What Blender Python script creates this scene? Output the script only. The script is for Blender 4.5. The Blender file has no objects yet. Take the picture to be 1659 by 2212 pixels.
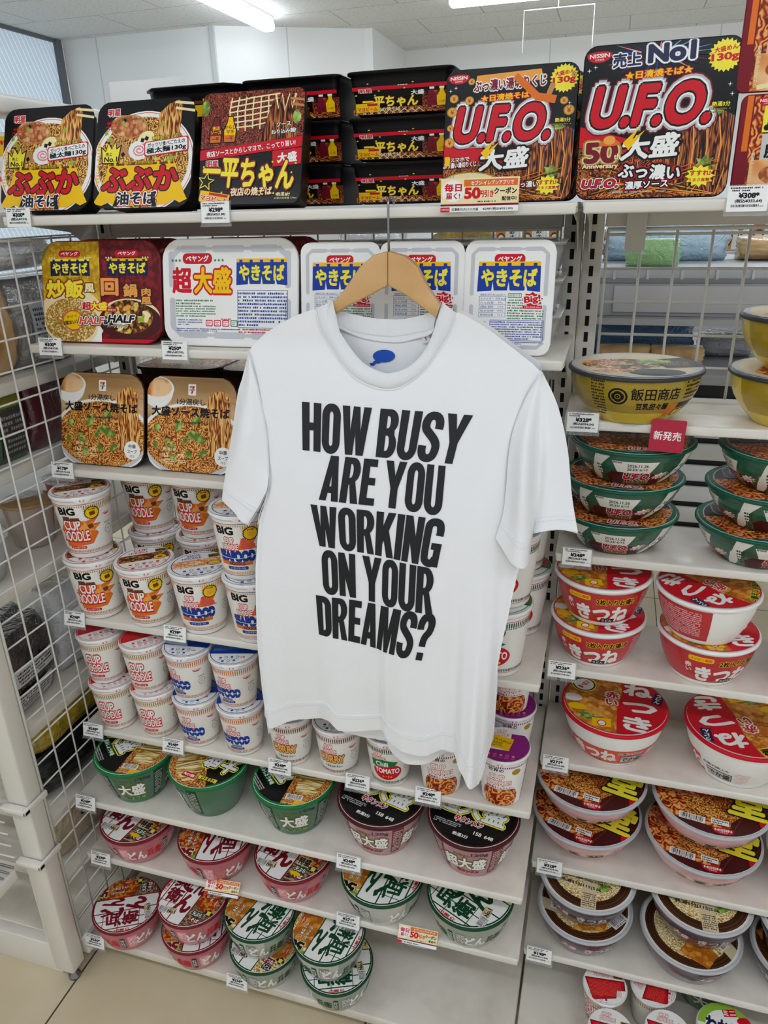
import bpy, bmesh, math, random
from mathutils import Vector, Matrix, Euler
from math import sin, cos, pi, radians
random.seed(7)
SC = bpy.context.scene
COL = SC.collection
# ---------------------------------------------------------------- camera
cam = bpy.data.cameras.new('camera')
cam.sensor_fit = 'HORIZONTAL'
cam.sensor_width = 36.0
cam.lens = 36.0 * 1590.4 / 1659.0
cam.clip_start = 0.02
camo = bpy.data.objects.new('camera', cam)
COL.objects.link(camo)
_p, _y, _r = 0.3936, -0.2972, -0.0265
_fw = Vector((sin(_y) * cos(_p), cos(_y) * cos(_p), -sin(_p)))
_rt = Vector((cos(_y), -sin(_y), 0))
_up = _rt.cross(_fw)
_r2 = _rt * cos(_r) + _up * sin(_r)
_u2 = _up * cos(_r) - _rt * sin(_r)
camo.matrix_world = Matrix(((_r2.x, _u2.x, -_fw.x, 0.9502), (_r2.y, _u2.y, -_fw.y, -1.0696),
                            (_r2.z, _u2.z, -_fw.z, 1.3567), (0, 0, 0, 1)))
SC.camera = camo
# ---------------------------------------------------------------- world, exposure
W = bpy.data.worlds.new('shop daylight'); SC.world = W
W.use_nodes = True
W.node_tree.nodes['Background'].inputs[0].default_value = (0.93, 0.97, 1.0, 1)
W.node_tree.nodes['Background'].inputs[1].default_value = 0.46
SC.view_settings.view_transform = 'Standard'
SC.view_settings.look = 'None'
SC.view_settings.exposure = 0.26
SC.view_settings.gamma = 1.0
SC.view_settings.use_curve_mapping = False
SC.cycles.use_denoising = True
SC.cycles.max_bounces = 8
SC.cycles.caustics_reflective = False
SC.cycles.caustics_refractive = False
LAMP_STRENGTH = 13.0

# ---------------------------------------------------------------- materials
def lin(h):
    h = h.lstrip('#')
    c = [int(h[i:i + 2], 16) / 255 for i in (0, 2, 4)]
    return tuple(x / 12.92 if x <= .04045 else ((x + .055) / 1.055) ** 2.4 for x in c) + (1,)
MATS = {}
def mat(name, hexc='#ffffff', rough=.4, metal=0., coat=0., alpha=1., emit=0., spec=.5, trans=0., sub=0.):
    if name in MATS: return MATS[name]
    m = bpy.data.materials.new(name); m.use_nodes = True
    b = m.node_tree.nodes['Principled BSDF']
    b.inputs['Base Color'].default_value = lin(hexc)
    b.inputs['Roughness'].default_value = rough
    b.inputs['Metallic'].default_value = metal
    b.inputs['Coat Weight'].default_value = coat
    b.inputs['Coat Roughness'].default_value = .12
    b.inputs['Alpha'].default_value = alpha
    b.inputs['Specular IOR Level'].default_value = spec
    b.inputs['Transmission Weight'].default_value = trans
    if emit:
        b.inputs['Emission Color'].default_value = lin(hexc)
        b.inputs['Emission Strength'].default_value = emit
    MATS[name] = m
    return m
def nodes(m): return m.node_tree.nodes, m.node_tree.links, m.node_tree.nodes['Principled BSDF']
def noise_col(m, c1, c2, scale, detail=4., lo=.35, hi=.65, bump=0., coord='Object', dist=.0):
    n, l, b = nodes(m)
    tc = n.new('ShaderNodeTexCoord'); t = n.new('ShaderNodeTexNoise')
    t.inputs['Scale'].default_value = scale; t.inputs['Detail'].default_value = detail
    t.inputs['Distortion'].default_value = dist
    l.new(tc.outputs[coord], t.inputs['Vector'])
    r = n.new('ShaderNodeValToRGB')
    r.color_ramp.elements[0].position = lo; r.color_ramp.elements[0].color = lin(c1)
    r.color_ramp.elements[1].position = hi; r.color_ramp.elements[1].color = lin(c2)
    l.new(t.outputs['Fac'], r.inputs[0]); l.new(r.outputs[0], b.inputs['Base Color'])
    if bump:
        bp = n.new('ShaderNodeBump'); bp.inputs['Strength'].default_value = bump
        bp.inputs['Distance'].default_value = .002
        l.new(t.outputs['Fac'], bp.inputs['Height']); l.new(bp.outputs[0], b.inputs['Normal'])
    return m
def wrap_coat(m, amt=.35, scale=60):
    """shrink-wrap film: a clear coat with crinkled normals"""
    n, l, b = nodes(m)
    b.inputs['Coat Weight'].default_value = .8; b.inputs['Coat Roughness'].default_value = .08
    tc = n.new('ShaderNodeTexCoord'); t = n.new('ShaderNodeTexNoise')
    t.inputs['Scale'].default_value = scale; t.inputs['Detail'].default_value = 3
    l.new(tc.outputs['Object'], t.inputs['Vector'])
    bp = n.new('ShaderNodeBump'); bp.inputs['Strength'].default_value = amt; bp.inputs['Distance'].default_value = .003
    l.new(t.outputs['Fac'], bp.inputs['Height']); l.new(bp.outputs[0], b.inputs['Coat Normal'])
    return m
def crinkle(m, scale=45, dist=.012, strength=1.):
    """clear crumpled film over the goods: sharp ridges in the coat and the surface"""
    n, l, b = nodes(m)
    b.inputs['Coat Weight'].default_value = 1; b.inputs['Coat Roughness'].default_value = .1
    tc = n.new('ShaderNodeTexCoord'); t = n.new('ShaderNodeTexNoise'); t.inputs['Scale'].default_value = scale; t.inputs['Detail'].default_value = 4; t.inputs['Distortion'].default_value = 1.2
    l.new(tc.outputs['Object'], t.inputs['Vector'])
    a = n.new('ShaderNodeMath'); a.operation = 'SUBTRACT'; a.inputs[1].default_value = .5; l.new(t.outputs['Fac'], a.inputs[0])
    c = n.new('ShaderNodeMath'); c.operation = 'ABSOLUTE'; l.new(a.outputs[0], c.inputs[0])
    bp = n.new('ShaderNodeBump'); bp.inputs['Strength'].default_value = strength; bp.inputs['Distance'].default_value = dist; bp.invert = True
    l.new(c.outputs[0], bp.inputs['Height']); l.new(bp.outputs[0], b.inputs['Coat Normal']); l.new(bp.outputs[0], b.inputs['Normal'])
    return m
def food(name, cols, scale, kind='noodle', dist=6., stretch=(1, 1, 1), rough=.35):
    """printed food photograph: noodles (warped bands) or grains (cells) through a colour ramp"""
    if name in MATS: return MATS[name]
    m = mat(name, cols[1], rough, coat=.06, spec=.22); n, l, b = nodes(m)
    tc = n.new('ShaderNodeTexCoord'); mp = n.new('ShaderNodeMapping'); mp.inputs['Scale'].default_value = stretch
    l.new(tc.outputs['Object'], mp.inputs[0])
    if kind == 'noodle':
        nz = n.new('ShaderNodeTexNoise'); nz.inputs['Scale'].default_value = scale * .35; nz.inputs['Detail'].default_value = 1.5
        l.new(mp.outputs[0], nz.inputs['Vector'])
        mul = n.new('ShaderNodeMath'); mul.operation = 'MULTIPLY'; mul.inputs[1].default_value = dist
        l.new(nz.outputs['Fac'], mul.inputs[0])
        sn = n.new('ShaderNodeMath'); sn.operation = 'SINE'
        m2 = n.new('ShaderNodeMath'); m2.operation = 'MULTIPLY'; m2.inputs[1].default_value = 6.283
        l.new(mul.outputs[0], m2.inputs[0]); l.new(m2.outputs[0], sn.inputs[0])
        ad = n.new('ShaderNodeMath'); ad.operation = 'MULTIPLY_ADD'; ad.inputs[1].default_value = .5; ad.inputs[2].default_value = .5
        l.new(sn.outputs[0], ad.inputs[0]); src = ad.outputs[0]
        # large patches of light and dark sauce
        n2 = n.new('ShaderNodeTexNoise'); n2.inputs['Scale'].default_value = scale * .25; n2.inputs['Detail'].default_value = 2
        l.new(mp.outputs[0], n2.inputs['Vector'])
        mx = n.new('ShaderNodeMath'); mx.operation = 'MULTIPLY_ADD'; mx.inputs[1].default_value = 1.1; mx.inputs[2].default_value = -.55
        l.new(n2.outputs['Fac'], mx.inputs[0])
        a2 = n.new('ShaderNodeMath'); a2.operation = 'ADD'; a2.use_clamp = True
        l.new(src, a2.inputs[0]); l.new(mx.outputs[0], a2.inputs[1]); src = a2.outputs[0]
    else:
        v = n.new('ShaderNodeTexVoronoi'); v.inputs['Scale'].default_value = scale
        l.new(mp.outputs[0], v.inputs['Vector'])
        sp = n.new('ShaderNodeSeparateColor'); l.new(v.outputs['Color'], sp.inputs[0])
        ds = n.new('ShaderNodeMath'); ds.operation = 'MULTIPLY_ADD'; ds.inputs[1].default_value = -.6 ; ds.use_clamp = True
        l.new(v.outputs['Distance'], ds.inputs[0]); l.new(sp.outputs[0], ds.inputs[2]); src = ds.outputs[0]
    r = n.new('ShaderNodeValToRGB'); e = r.color_ramp.elements
    e[0].position = 0; e[0].color = lin(cols[0]); e[1].position = 1; e[1].color = lin(cols[-1])
    for i, c in enumerate(cols[1:-1]):
        q = e.new((i + 1) / (len(cols) - 1)); q.color = lin(c)
    l.new(src, r.inputs[0]); l.new(r.outputs[0], b.inputs['Base Color'])
    return m
PAL = dict(white='#f1f1ee', offw='#e4e2da', black='#08080b', red='#cc0c22', dred='#7a1020', yellow='#f6c400', lemon='#f4e53a',
           gold='#b08a22', orange='#e0701c', lorange='#eda24a', brown='#6b3a1c', dbrown='#38200f', green='#11743a', dgreen='#0e4426',
           lgreen='#8fb83a', blue='#123a9c', navy='#151c48', lblue='#6ea4d8', pink='#e58a96', lpink='#f3c6cc', grey='#8d8d8d', lgrey='#c9c9c9',
           dgrey='#3c3c3e', cream='#f0dfae', tan='#c08a50', purple='#8a1c78', maroon='#4a1418', teal='#0c5c44', coral='#dd5846',
           egg='#f7e9b0', silver='#b9bcc0', ink='#101018', rose='#c42a4a', beige='#d8c7a2', olive='#7c7a2a', plum='#6a5058')
def P(k):
    if k in MATS: return MATS[k]
    return mat(k, PAL[k], .40, coat=.06, spec=.22)
# food prints
food('yakisoba', ['#6a300e', '#a8561a', '#d08a34', '#ecb868'], 240, dist=8)
food('darknoodle', ['#1c0805', '#5e200e', '#a04a1c', '#cc7c3a'], 300, dist=9)
food('rednoodle', ['#1d0705', '#571a10', '#8a3220', '#a85238'], 300, dist=10)
food('oilnoodle', ['#4a2408', '#a8641c', '#d9a040', '#ecc878'], 260, dist=8)
food('palenoodle', ['#9a7436', '#d8b870', '#efdca6', '#f6ebc8'], 260, dist=8)
food('strand', ['#5a2408', '#b5621c', '#dc9a44', '#f0c47c'], 620, dist=5, stretch=(1, 1, .12))
food('dstrand', ['#140605', '#551c0c', '#8e3c1a', '#c07a40'], 600, dist=5, stretch=(1, 1, .12))
food('pstrand', ['#8a682c', '#d2b060', '#ecd694', '#f5e6ba'], 360, dist=4, stretch=(.15, 1, 1))
food('rice', ['#a07420', '#d8b060', '#f0e0a8', '#f6efd0'], 420, 'cell')
food('stirfry', ['#3a1a08', '#96501c', '#c9a038', '#e4d27a', '#6f8a28'], 160, 'cell')
food('cubes', ['#30160a', '#7a3a18', '#a86a2a', '#d8a04a', '#6a7a2a'], 190, 'cell')
food('seamix', ['#e8862c', '#f0b078', '#f2ead8', '#d86a3a', '#a8b85a'], 190, 'cell')
food('tempura', ['#8a3410', '#cc6a1c', '#e89a34', '#d8482a', '#c8b040'], 200, 'cell')
food('tofu', ['#b0641a', '#d98a2c', '#e8a548', '#efb862'], 110, 'cell')
food('soba', ['#2c1a12', '#6a4a38', '#8f6c54', '#b8967a'], 380, dist=6, stretch=(.3, 1, 1))
food('redbroth', ['#6a1a08', '#b84a18', '#dc8038', '#f0b068'], 200, dist=6)
food('pork', ['#a0522a', '#cc8450', '#e0a878', '#edc49c'], 170, 'cell')
food('greens', ['#5a7a2c', '#86a648', '#a8c468', '#ccd890'], 160, 'cell')
food('broth', ['#c07030', '#d68c4a', '#e6ac70', '#f0c898'], 60, dist=3)
food('wood', ['#a07a4c', '#c09a6a', '#d2b088'], 40, dist=3, stretch=(.2, 1, 1.2))
food('redfloral', ['#5a0c14', '#7a1420', '#8c2028', '#6a1018'], 120, 'cell')
food('goldfloral', ['#b88a10', '#d4a818', '#e0bc2c', '#c89a14'], 160, 'cell')
# ---------------------------------------------------------------- mesh builder
class MB:
    def __init__(s): s.v = []; s.f = []; s.m = []; s.s = []; s.mats = []
    def mi(s, m):
        if isinstance(m, str): m = P(m)
        if m not in s.mats: s.mats.append(m)
        return s.mats.index(m)
    def add(s, vs, fs, m, smooth=False, mtx=None):
        o = len(s.v); k = s.mi(m)
        s.v += [tuple(mtx @ Vector(p)) for p in vs] if mtx else [tuple(p) for p in vs]
        for f in fs:
            s.f.append(tuple(i + o for i in f)); s.m.append(k); s.s.append(smooth)
    def build(s, name):
        me = bpy.data.meshes.new(name)
        me.from_pydata(s.v, [], s.f)
        for m in s.mats: me.materials.append(m)
        me.polygons.foreach_set('material_index', s.m)
        me.polygons.foreach_set('use_smooth', s.s)
        me.update()
        return me
    # shapes
    def box(s, x0, y0, z0, x1, y1, z1, m, bev=0., mtx=None, seg=2):
        bm = bmesh.new(); bmesh.ops.create_cube(bm, size=1)
        for v in bm.verts:
            v.co = Vector(((x0 + x1) / 2 + v.co.x * (x1 - x0), (y0 + y1) / 2 + v.co.y * (y1 - y0), (z0 + z1) / 2 + v.co.z * (z1 - z0)))
        if bev: bmesh.ops.bevel(bm, geom=bm.edges[:], offset=bev, segments=seg, affect='EDGES', profile=.5)
        s.bm(bm, m, bool(bev), mtx); bm.free()
    def bm(s, bm, m, smooth=False, mtx=None):
        bm.verts.index_update()
        s.add([v.co for v in bm.verts], [[v.index for v in f.verts] for f in bm.faces], m, smooth, mtx)
    def lathe(s, prof, m, seg=48, smooth=True, mtx=None, caps=(False, False), mats=None):
        vs = []; n = len(prof)
        for r, z in prof:
            for k in range(seg):
                a = 2 * pi * k / seg; vs.append((r * cos(a), r * sin(a), z))
        for i in range(n - 1):
            fs = [(i * seg + k, i * seg + (k + 1) % seg, (i + 1) * seg + (k + 1) % seg, (i + 1) * seg + k) for k in range(seg)]
            mm = mats[i] if mats else m
            if i == 0: s.add(vs, fs, mm, smooth, mtx); base = len(s.v) - len(vs)
            else:
                kk = s.mi(mm)
                for f in fs: s.f.append(tuple(q + base for q in f)); s.m.append(kk); s.s.append(smooth)
        if caps[0]: s.f.append(tuple(base + k for k in range(seg))[::-1]); s.m.append(s.mi(mats[0] if mats else m)); s.s.append(False)
        if caps[1]: s.f.append(tuple(base + (n - 1) * seg + k for k in range(seg))); s.m.append(s.mi(mats[-1] if mats else m)); s.s.append(False)
    def tube(s, pts, r, m, seg=8, caps=True, mtx=None):
        pts = [Vector(p) for p in pts]; vs = []
        for i, p in enumerate(pts):
            t = (pts[min(i + 1, len(pts) - 1)] - pts[max(i - 1, 0)]).normalized()
            a = t.orthogonal().normalized() if i == 0 else (a - t * a.dot(t)).normalized()
            b = t.cross(a)
            for k in range(seg):
                q = 2 * pi * k / seg; vs.append(p + (a * cos(q) + b * sin(q)) * r)
        fs = [(i * seg + k, i * seg + (k + 1) % seg, (i + 1) * seg + (k + 1) % seg, (i + 1) * seg + k) for i in range(len(pts) - 1) for k in range(seg)]
        if caps: fs += [tuple(range(seg))[::-1], tuple((len(pts) - 1) * seg + k for k in range(seg))]
        s.add(vs, fs, m, True, mtx)
    def prism(s, pts, y0, y1, m, mtx=None, bev=0.):
        """outline in x,z extruded from y0 to y1"""
        bm = bmesh.new()
        f = bm.faces.new([bm.verts.new((x, y0, z)) for x, z in pts])
        r = bmesh.ops.extrude_face_region(bm, geom=[f])
        for v in [g for g in r['geom'] if isinstance(g, bmesh.types.BMVert)]: v.co.y = y1
        bmesh.ops.recalc_face_normals(bm, faces=bm.faces[:])
        if bev: bmesh.ops.bevel(bm, geom=bm.edges[:], offset=bev, segments=2, affect='EDGES', profile=.5)
        s.bm(bm, m, bool(bev), mtx); bm.free()
    def loft(s, rings, m, smooth=True, caps=(True, True), closed=True, mats=None):
        n = len(rings[0]); vs = [p for r in rings for p in r]; base = len(s.v)
        s.v += [tuple(p) for p in vs]
        for i in range(len(rings) - 1):
            k = s.mi(mats[i] if mats else m)
            for j in range(n if closed else n - 1):
                s.f.append((base + i * n + j, base + i * n + (j + 1) % n, base + (i + 1) * n + (j + 1) % n, base + (i + 1) * n + j)); s.m.append(k); s.s.append(smooth)
        if caps[0]: s.f.append(tuple(base + j for j in range(n))[::-1]); s.m.append(s.mi(mats[0] if mats else m)); s.s.append(False)
        if caps[1]: s.f.append(tuple(base + (len(rings) - 1) * n + j for j in range(n))); s.m.append(s.mi(mats[-1] if mats else m)); s.s.append(False)
def link(name, me, parent=None, loc=(0, 0, 0), rot=(0, 0, 0), **props):
    o = bpy.data.objects.new(name, me); COL.objects.link(o)
    o.location = loc; o.rotation_euler = rot
    if parent: o.parent = parent
    for k, v in props.items():
        if v: o[k] = v
    return o
def thing(name, label, cat, loc=(0, 0, 0), rot=(0, 0, 0), group=None):
    return link(name, None, None, loc, rot, label=label, category=cat, group=group)
def solo(name, mb, label, cat, group=None, loc=(0, 0, 0), rot=(0, 0, 0)):
    return link(name, mb.build(name), None, loc, rot, label=label, category=cat, group=group)
def struct(name, mb, label=None):
    return link(name, mb.build(name), kind='structure', label=label, category=None)
def part(name, mb, parent, label=None, loc=(0, 0, 0), rot=(0, 0, 0)):
    return link(name, mb.build(name) if isinstance(mb, MB) else mb, parent, loc, rot, label=label)
# ---------------------------------------------------------------- 2D print layers
_TX = {}
def glyphs(txt, off):
    k = (txt, off)
    if k not in _TX:
        c = bpy.data.curves.new('t', 'FONT'); c.body = txt; c.resolution_u = 4 if txt.isascii() else 2; c.offset = off; c.align_x = 'CENTER'
        o = bpy.data.objects.new('t', c); COL.objects.link(o)
        dg = bpy.context.evaluated_depsgraph_get(); dg.update()
        me = o.evaluated_get(dg).to_mesh()
        vs = [(v.co.x, v.co.y) for v in me.vertices]; fs = [tuple(p.vertices) for p in me.polygons]
        o.evaluated_get(dg).to_mesh_clear()
        bpy.data.objects.remove(o); bpy.data.curves.remove(c)
        _TX[k] = (vs, fs)
    return _TX[k]
def T(txt, x, y, h=None, m='black', w=None, b=.0, out=(), rot=0, shear=0., vert=False):
    """text whose bounding box is centred on x,y; h / w its height and width; out = ((material, offset), ...) outlines, widest first"""
    if vert: txt = '\n'.join(txt)
    if b > .06 or (b > .044 and any(ord(c) > 0x4e00 and c not in '一大上中' for c in txt)):
        bn = .044 if any(ord(c) > 0x4e00 and c not in '一大上中' for c in txt) else .06
        out = tuple((mm, o - (b - bn)) for mm, o in out); b = bn
    vs, fs = glyphs(txt, 0.)
    if not vs: return []
    x0, x1 = min(v[0] for v in vs), max(v[0] for v in vs); y0, y1 = min(v[1] for v in vs), max(v[1] for v in vs)
    sy = h / (y1 - y0) if h else w / (x1 - x0)
    sx = w / (x1 - x0) if w else sy
    cr, sr = cos(radians(rot)), sin(radians(rot)); L = []
    ob = 0.; nv = len(vs); b = b * .9; out = tuple((mm, o * .92) for mm, o in out)
    for mm, o in list(out) + [(m, b)]:
        q = []; ff = []; d = o - ob      # thicken by laying shifted copies of the glyphs over each other
        sh = [(0, 0)] if d < .004 else [(d * cos(2 * pi * k / 6), d * sin(2 * pi * k / 6)) for k in range(6)] if d < .05 else [(d * q_ * cos(2 * pi * (k + .5) / N_), d * q_ * sin(2 * pi * (k + .5) / N_)) for q_, N_ in ((1., 12), (.5, 6)) for k in range(N_)]
        for k, (dx, dy) in enumerate(sh):
            if len(sh) == 1: ff = fs
            for a, c in vs:
                a = (a + dx - (x0 + x1) / 2) * sx; c = (c + dy - (y0 + y1) / 2) * sy; a += shear * c
                q.append((x + a * cr - c * sr, y + a * sr + c * cr))
        if len(sh) == 1: L.append((q, ff, mm))
        else:
            nf = len(fs)
            for k in range(len(sh)): L.append((q[k * nv:(k + 1) * nv], fs, (mm, k)))
    return L
def poly(pts, m):
    from mathutils.geometry import tessellate_polygon
    t = tessellate_polygon([[Vector((a, b, 0)) for a, b in pts]])
    return [(list(pts), [tuple(f) for f in t], m)]
def R(x0, y0, x1, y1, m, r=0):
    if not r: return [([(x0, y0), (x1, y0), (x1, y1), (x0, y1)], [(0, 1, 2, 3)], m)]
    return poly(rrect(x0, y0, x1, y1, r), m)
def rrect(x0, y0, x1, y1, r, n=4):
    o = []
    for cx, cy, a in ((x1 - r, y0 + r, -90), (x1 - r, y1 - r, 0), (x0 + r, y1 - r, 90), (x0 + r, y0 + r, 180)):
        for k in range(n + 1):
            q = radians(a + 90 * k / n); o.append((cx + r * cos(q), cy + r * sin(q)))
    return o
def Cc(x, y, r, m, ry=None, n=32, rot=0, a0=0, a1=360):
    ry = ry or r; cr, sr = cos(radians(rot)), sin(radians(rot)); o = []
    full = a1 - a0 >= 360
    for k in range(n if full else n + 1):
        q = radians(a0 + (a1 - a0) * k / n); a, b = r * cos(q), ry * sin(q)
        o.append((x + a * cr - b * sr, y + a * sr + b * cr))
    return poly(o, m)
def ring(x, y, r0, r1, m, n=40, a0=0, a1=360, ky=1.):
    vs = []; fs = []
    for k in range(n + 1):
        q = radians(a0 + (a1 - a0) * k / n); vs += [(x + r0 * cos(q), y + ky * r0 * sin(q)), (x + r1 * cos(q), y + ky * r1 * sin(q))]
    for k in range(n): fs.append((2 * k, 2 * k + 1, 2 * k + 3, 2 * k + 2))
    return [(vs, fs, m)]
def star(x, y, r1, r2, n, m, rot=90, ky=1.):
    return poly([(x + (r1 if k % 2 == 0 else r2) * cos(radians(rot + 180 * k / n)), y + ky * (r1 if k % 2 == 0 else r2) * sin(radians(rot + 180 * k / n))) for k in range(2 * n)], m)
def stroke(pts, w, m, w1=None):
    """a brush line of width w (to w1 at its end)"""
    w1 = w if w1 is None else w1; vs = []; n = len(pts); P_ = [Vector(p) for p in pts]
    for i, p in enumerate(P_):
        t = (P_[min(i + 1, n - 1)] - P_[max(i - 1, 0)]).normalized(); q = Vector((-t.y, t.x)) * (w + (w1 - w) * i / (n - 1)) / 2
        vs += [tuple(p + q), tuple(p - q)]
    return [(vs, [(2 * i, 2 * i + 1, 2 * i + 3, 2 * i + 2) for i in range(n - 1)], m)]
def bars(x0, y0, x1, y1, m='black', n=22, seed=1):
    rnd = random.Random(seed); x = x0; vs = []; fs = []
    u = (x1 - x0) / (n * 2.2)
    while x < x1 - u:
        w = u * rnd.choice((.6, .6, 1.1, 1.7)); k = len(vs)
        vs += [(x, y0), (min(x + w, x1), y0), (min(x + w, x1), y1), (x, y1)]; fs.append((k, k + 1, k + 2, k + 3)); x += w + u * rnd.choice((.6, .8, 1.3))
    return [(vs, fs, m)]
def barcode(x, y, w, h, rot=0, seed=1):
    return xf(R(-w / 2, -h / 2, w / 2, h / 2, 'white') + bars(-w * .44, -h * .25, w * .44, h * .42, seed=seed) + bars(-w * .4, -h * .44, w * .4, -h * .32, 'dgrey', 9, seed + 3), x, y, rot)
def fine(x0, y0, x1, y1, rows, m='black', seed=0, fill=.6, cw=.8):
    """rows of print too small to read"""
    rnd = random.Random(seed); vs = []; fs = []; dh = (y1 - y0) / rows
    for i in range(rows):
        yy = y1 - (i + .5 + fill / 2) * dh; x = x0
        xe = x1 if i < rows - 1 else x0 + (x1 - x0) * rnd.uniform(.4, .9)
        while x < xe:
            w = dh * cw * rnd.uniform(.3, .62); hh = dh * fill * rnd.uniform(.75, 1); k = len(vs)
            if rnd.random() < .9:
                vs += [(x, yy), (min(x + w, x1), yy), (min(x + w, x1), yy + hh), (x, yy + hh)]; fs.append((k, k + 1, k + 2, k + 3))
            x += w + dh * .17
    return [(vs, fs, m)]
def ticks(x0, x1, y0, y1, n, m, fill=.5):
    vs = []; fs = []; u = (x1 - x0) / n
    for i in range(n):
        k = len(vs); a = x0 + i * u; vs += [(a, y0), (a + u * fill, y0), (a + u * fill, y1), (a, y1)]; fs.append((k, k + 1, k + 2, k + 3))
    return [(vs, fs, m)]
def xf(L, x=0, y=0, rot=0, s=1., sx=None):
    cr, sr = cos(radians(rot)), sin(radians(rot)); sx = s if sx is None else sx
    return [([(x + a * sx * cr - b * s * sr, y + a * sx * sr + b * s * cr) for a, b in vs], fs, m) for vs, fs, m in L]
def clip_half(poly_, nx, ny, d):
    """keep nx*x+ny*y<=d"""
    o = []; n = len(poly_)
    for i in range(n):
        a, b = poly_[i], poly_[(i + 1) % n]; da = nx * a[0] + ny * a[1] - d; db = nx * b[0] + ny * b[1] - d
        if da <= 0: o.append(a)
        if (da < 0 < db) or (db < 0 < da):
            t = da / (da - db); o.append((a[0] + (b[0] - a[0]) * t, a[1] + (b[1] - a[1]) * t))
    return o
def clip(L, halves):
    R_ = []
    for vs, fs, m in L:
        if all(nx * a + ny * b <= d + 1e-9 for nx, ny, d in halves for a, b in vs): R_.append((vs, fs, m)); continue
        nv = []; nf = []
        for f in fs:
            pg = [vs[i] for i in f]
            for h in halves:
                pg = clip_half(pg, *h)
                if len(pg) < 3: break
            if len(pg) >= 3: nf.append(tuple(range(len(nv), len(nv) + len(pg)))); nv += pg
        if nf: R_.append((nv, nf, m))
    return R_
def disc_clip(L, r, n=40): return clip(L, [(cos(2 * pi * k / n), sin(2 * pi * k / n), r) for k in range(n)])
def rect_clip(L, x0, y0, x1, y1): return clip(L, [(1, 0, x1), (-1, 0, -x0), (0, 1, y1), (0, -1, -y0)])
def slice_x(L, dx):
    R_ = []
    for vs, fs, m in L:
        nv = []; nf = []
        for f in fs:
            pg = [vs[i] for i in f]; a = min(p[0] for p in pg); b = max(p[0] for p in pg)
            k0, k1 = math.floor(a / dx), math.ceil(b / dx)
            if k1 - k0 <= 1: nf.append(tuple(range(len(nv), len(nv) + len(pg)))); nv += pg; continue
            for k in range(k0, k1):
                q = clip_half(clip_half(pg, -1, 0, -k * dx), 1, 0, (k + 1) * dx)
                if len(q) >= 3: nf.append(tuple(range(len(nv), len(nv) + len(q)))); nv += q
        if nf: R_.append((nv, nf, m))
    return R_
def slice_y(L, dy):
    sw = lambda L: [([(b, a) for a, b in vs], [f[::-1] for f in fs], m) for vs, fs, m in L]
    return sw(slice_x(sw(L), dy))
STEP = .00006
def lay(mb, L, fn, h0=.0003, step=STEP):
    """put the layers of L on a surface: fn(x, y, height) -> point; a layer rises one step above the layers it overlaps"""
    done = []; lev = 0
    for vs, fs, m in L:
        if not vs: continue
        k = 0
        if isinstance(m, tuple): m, k = m
        b = (min(v[0] for v in vs), min(v[1] for v in vs), max(v[0] for v in vs), max(v[1] for v in vs))
        if k == 0 or step == 0:
            lev = 1 + max((q for x0, y0, x1, y1, q in done if x0 < b[2] and b[0] < x1 and y0 < b[3] and b[1] < y1), default=-1)
        if k == 0: done.append(b + (lev,))
        else:
            o = done[-1]; done[-1] = (min(o[0], b[0]), min(o[1], b[1]), max(o[2], b[2]), max(o[3], b[3]), o[4])
        mb.add([fn(p, q, h0 + lev * step - k * 2.5e-6) for p, q in vs], fs, m)
# ---------------------------------------------------------------- room
mat('floor_vinyl', '#d2c4a4', .22, spec=.4); noise_col(MATS['floor_vinyl'], '#cdbd9c', '#dccfb2', 5, 8, .3, .7)
n_, l_, b_ = nodes(MATS['floor_vinyl'])
# dark joints of the 0.56 m floor tiles
tc_ = n_.new('ShaderNodeTexCoord'); sx_ = n_.new('ShaderNodeSeparateXYZ'); l_.new(tc_.outputs['Object'], sx_.inputs[0])
js_ = []
for ax, off in (('X', .078), ('Y', -.755)):
    a = n_.new('ShaderNodeMath'); a.operation = 'SUBTRACT'; a.inputs[1].default_value = off - 5.6; l_.new(sx_.outputs[ax], a.inputs[0])
    f = n_.new('ShaderNodeMath'); f.operation = 'MODULO'; f.inputs[1].default_value = .56; l_.new(a.outputs[0], f.inputs[0])
    g = n_.new('ShaderNodeMath'); g.operation = 'LESS_THAN'; g.inputs[1].default_value = .0035; l_.new(f.outputs[0], g.inputs[0]); js_.append(g)
mx_ = n_.new('ShaderNodeMath'); mx_.operation = 'MAXIMUM'; l_.new(js_[0].outputs[0], mx_.inputs[0]); l_.new(js_[1].outputs[0], mx_.inputs[1])
mc_ = n_.new('ShaderNodeMix'); mc_.data_type = 'RGBA'; mc_.inputs['B'].default_value = lin('#4a463e')
src_ = b_.inputs['Base Color'].links[0].from_socket; l_.new(src_, mc_.inputs['A']); l_.new(mx_.outputs[0], mc_.inputs['Factor']); l_.new(mc_.outputs['Result'], b_.inputs['Base Color'])
m = MB(); m.box(-4, -4, -.05, 3.5, 6.2, 0, 'floor_vinyl'); struct('floor', m)
mat('ceiling_tile', '#d3d6d6', .9); n_, l_, b_ = nodes(MATS['ceiling_tile'])
tc_ = n_.new('ShaderNodeTexCoord'); mp_ = n_.new('ShaderNodeMapping'); mp_.inputs['Scale'].default_value = (1, 2.2, 1); nz_ = n_.new('ShaderNodeTexNoise'); nz_.inputs['Scale'].default_value = 48; nz_.inputs['Detail'].default_value = 6
l_.new(tc_.outputs['Object'], mp_.inputs[0]); l_.new(mp_.outputs[0], nz_.inputs['Vector'])
rp_ = n_.new('ShaderNodeValToRGB'); rp_.color_ramp.elements[0].position = .36; rp_.color_ramp.elements[0].color = lin('#c2c4c2'); rp_.color_ramp.elements[1].position = .46; rp_.color_ramp.elements[1].color = lin('#dcdddb')
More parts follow.
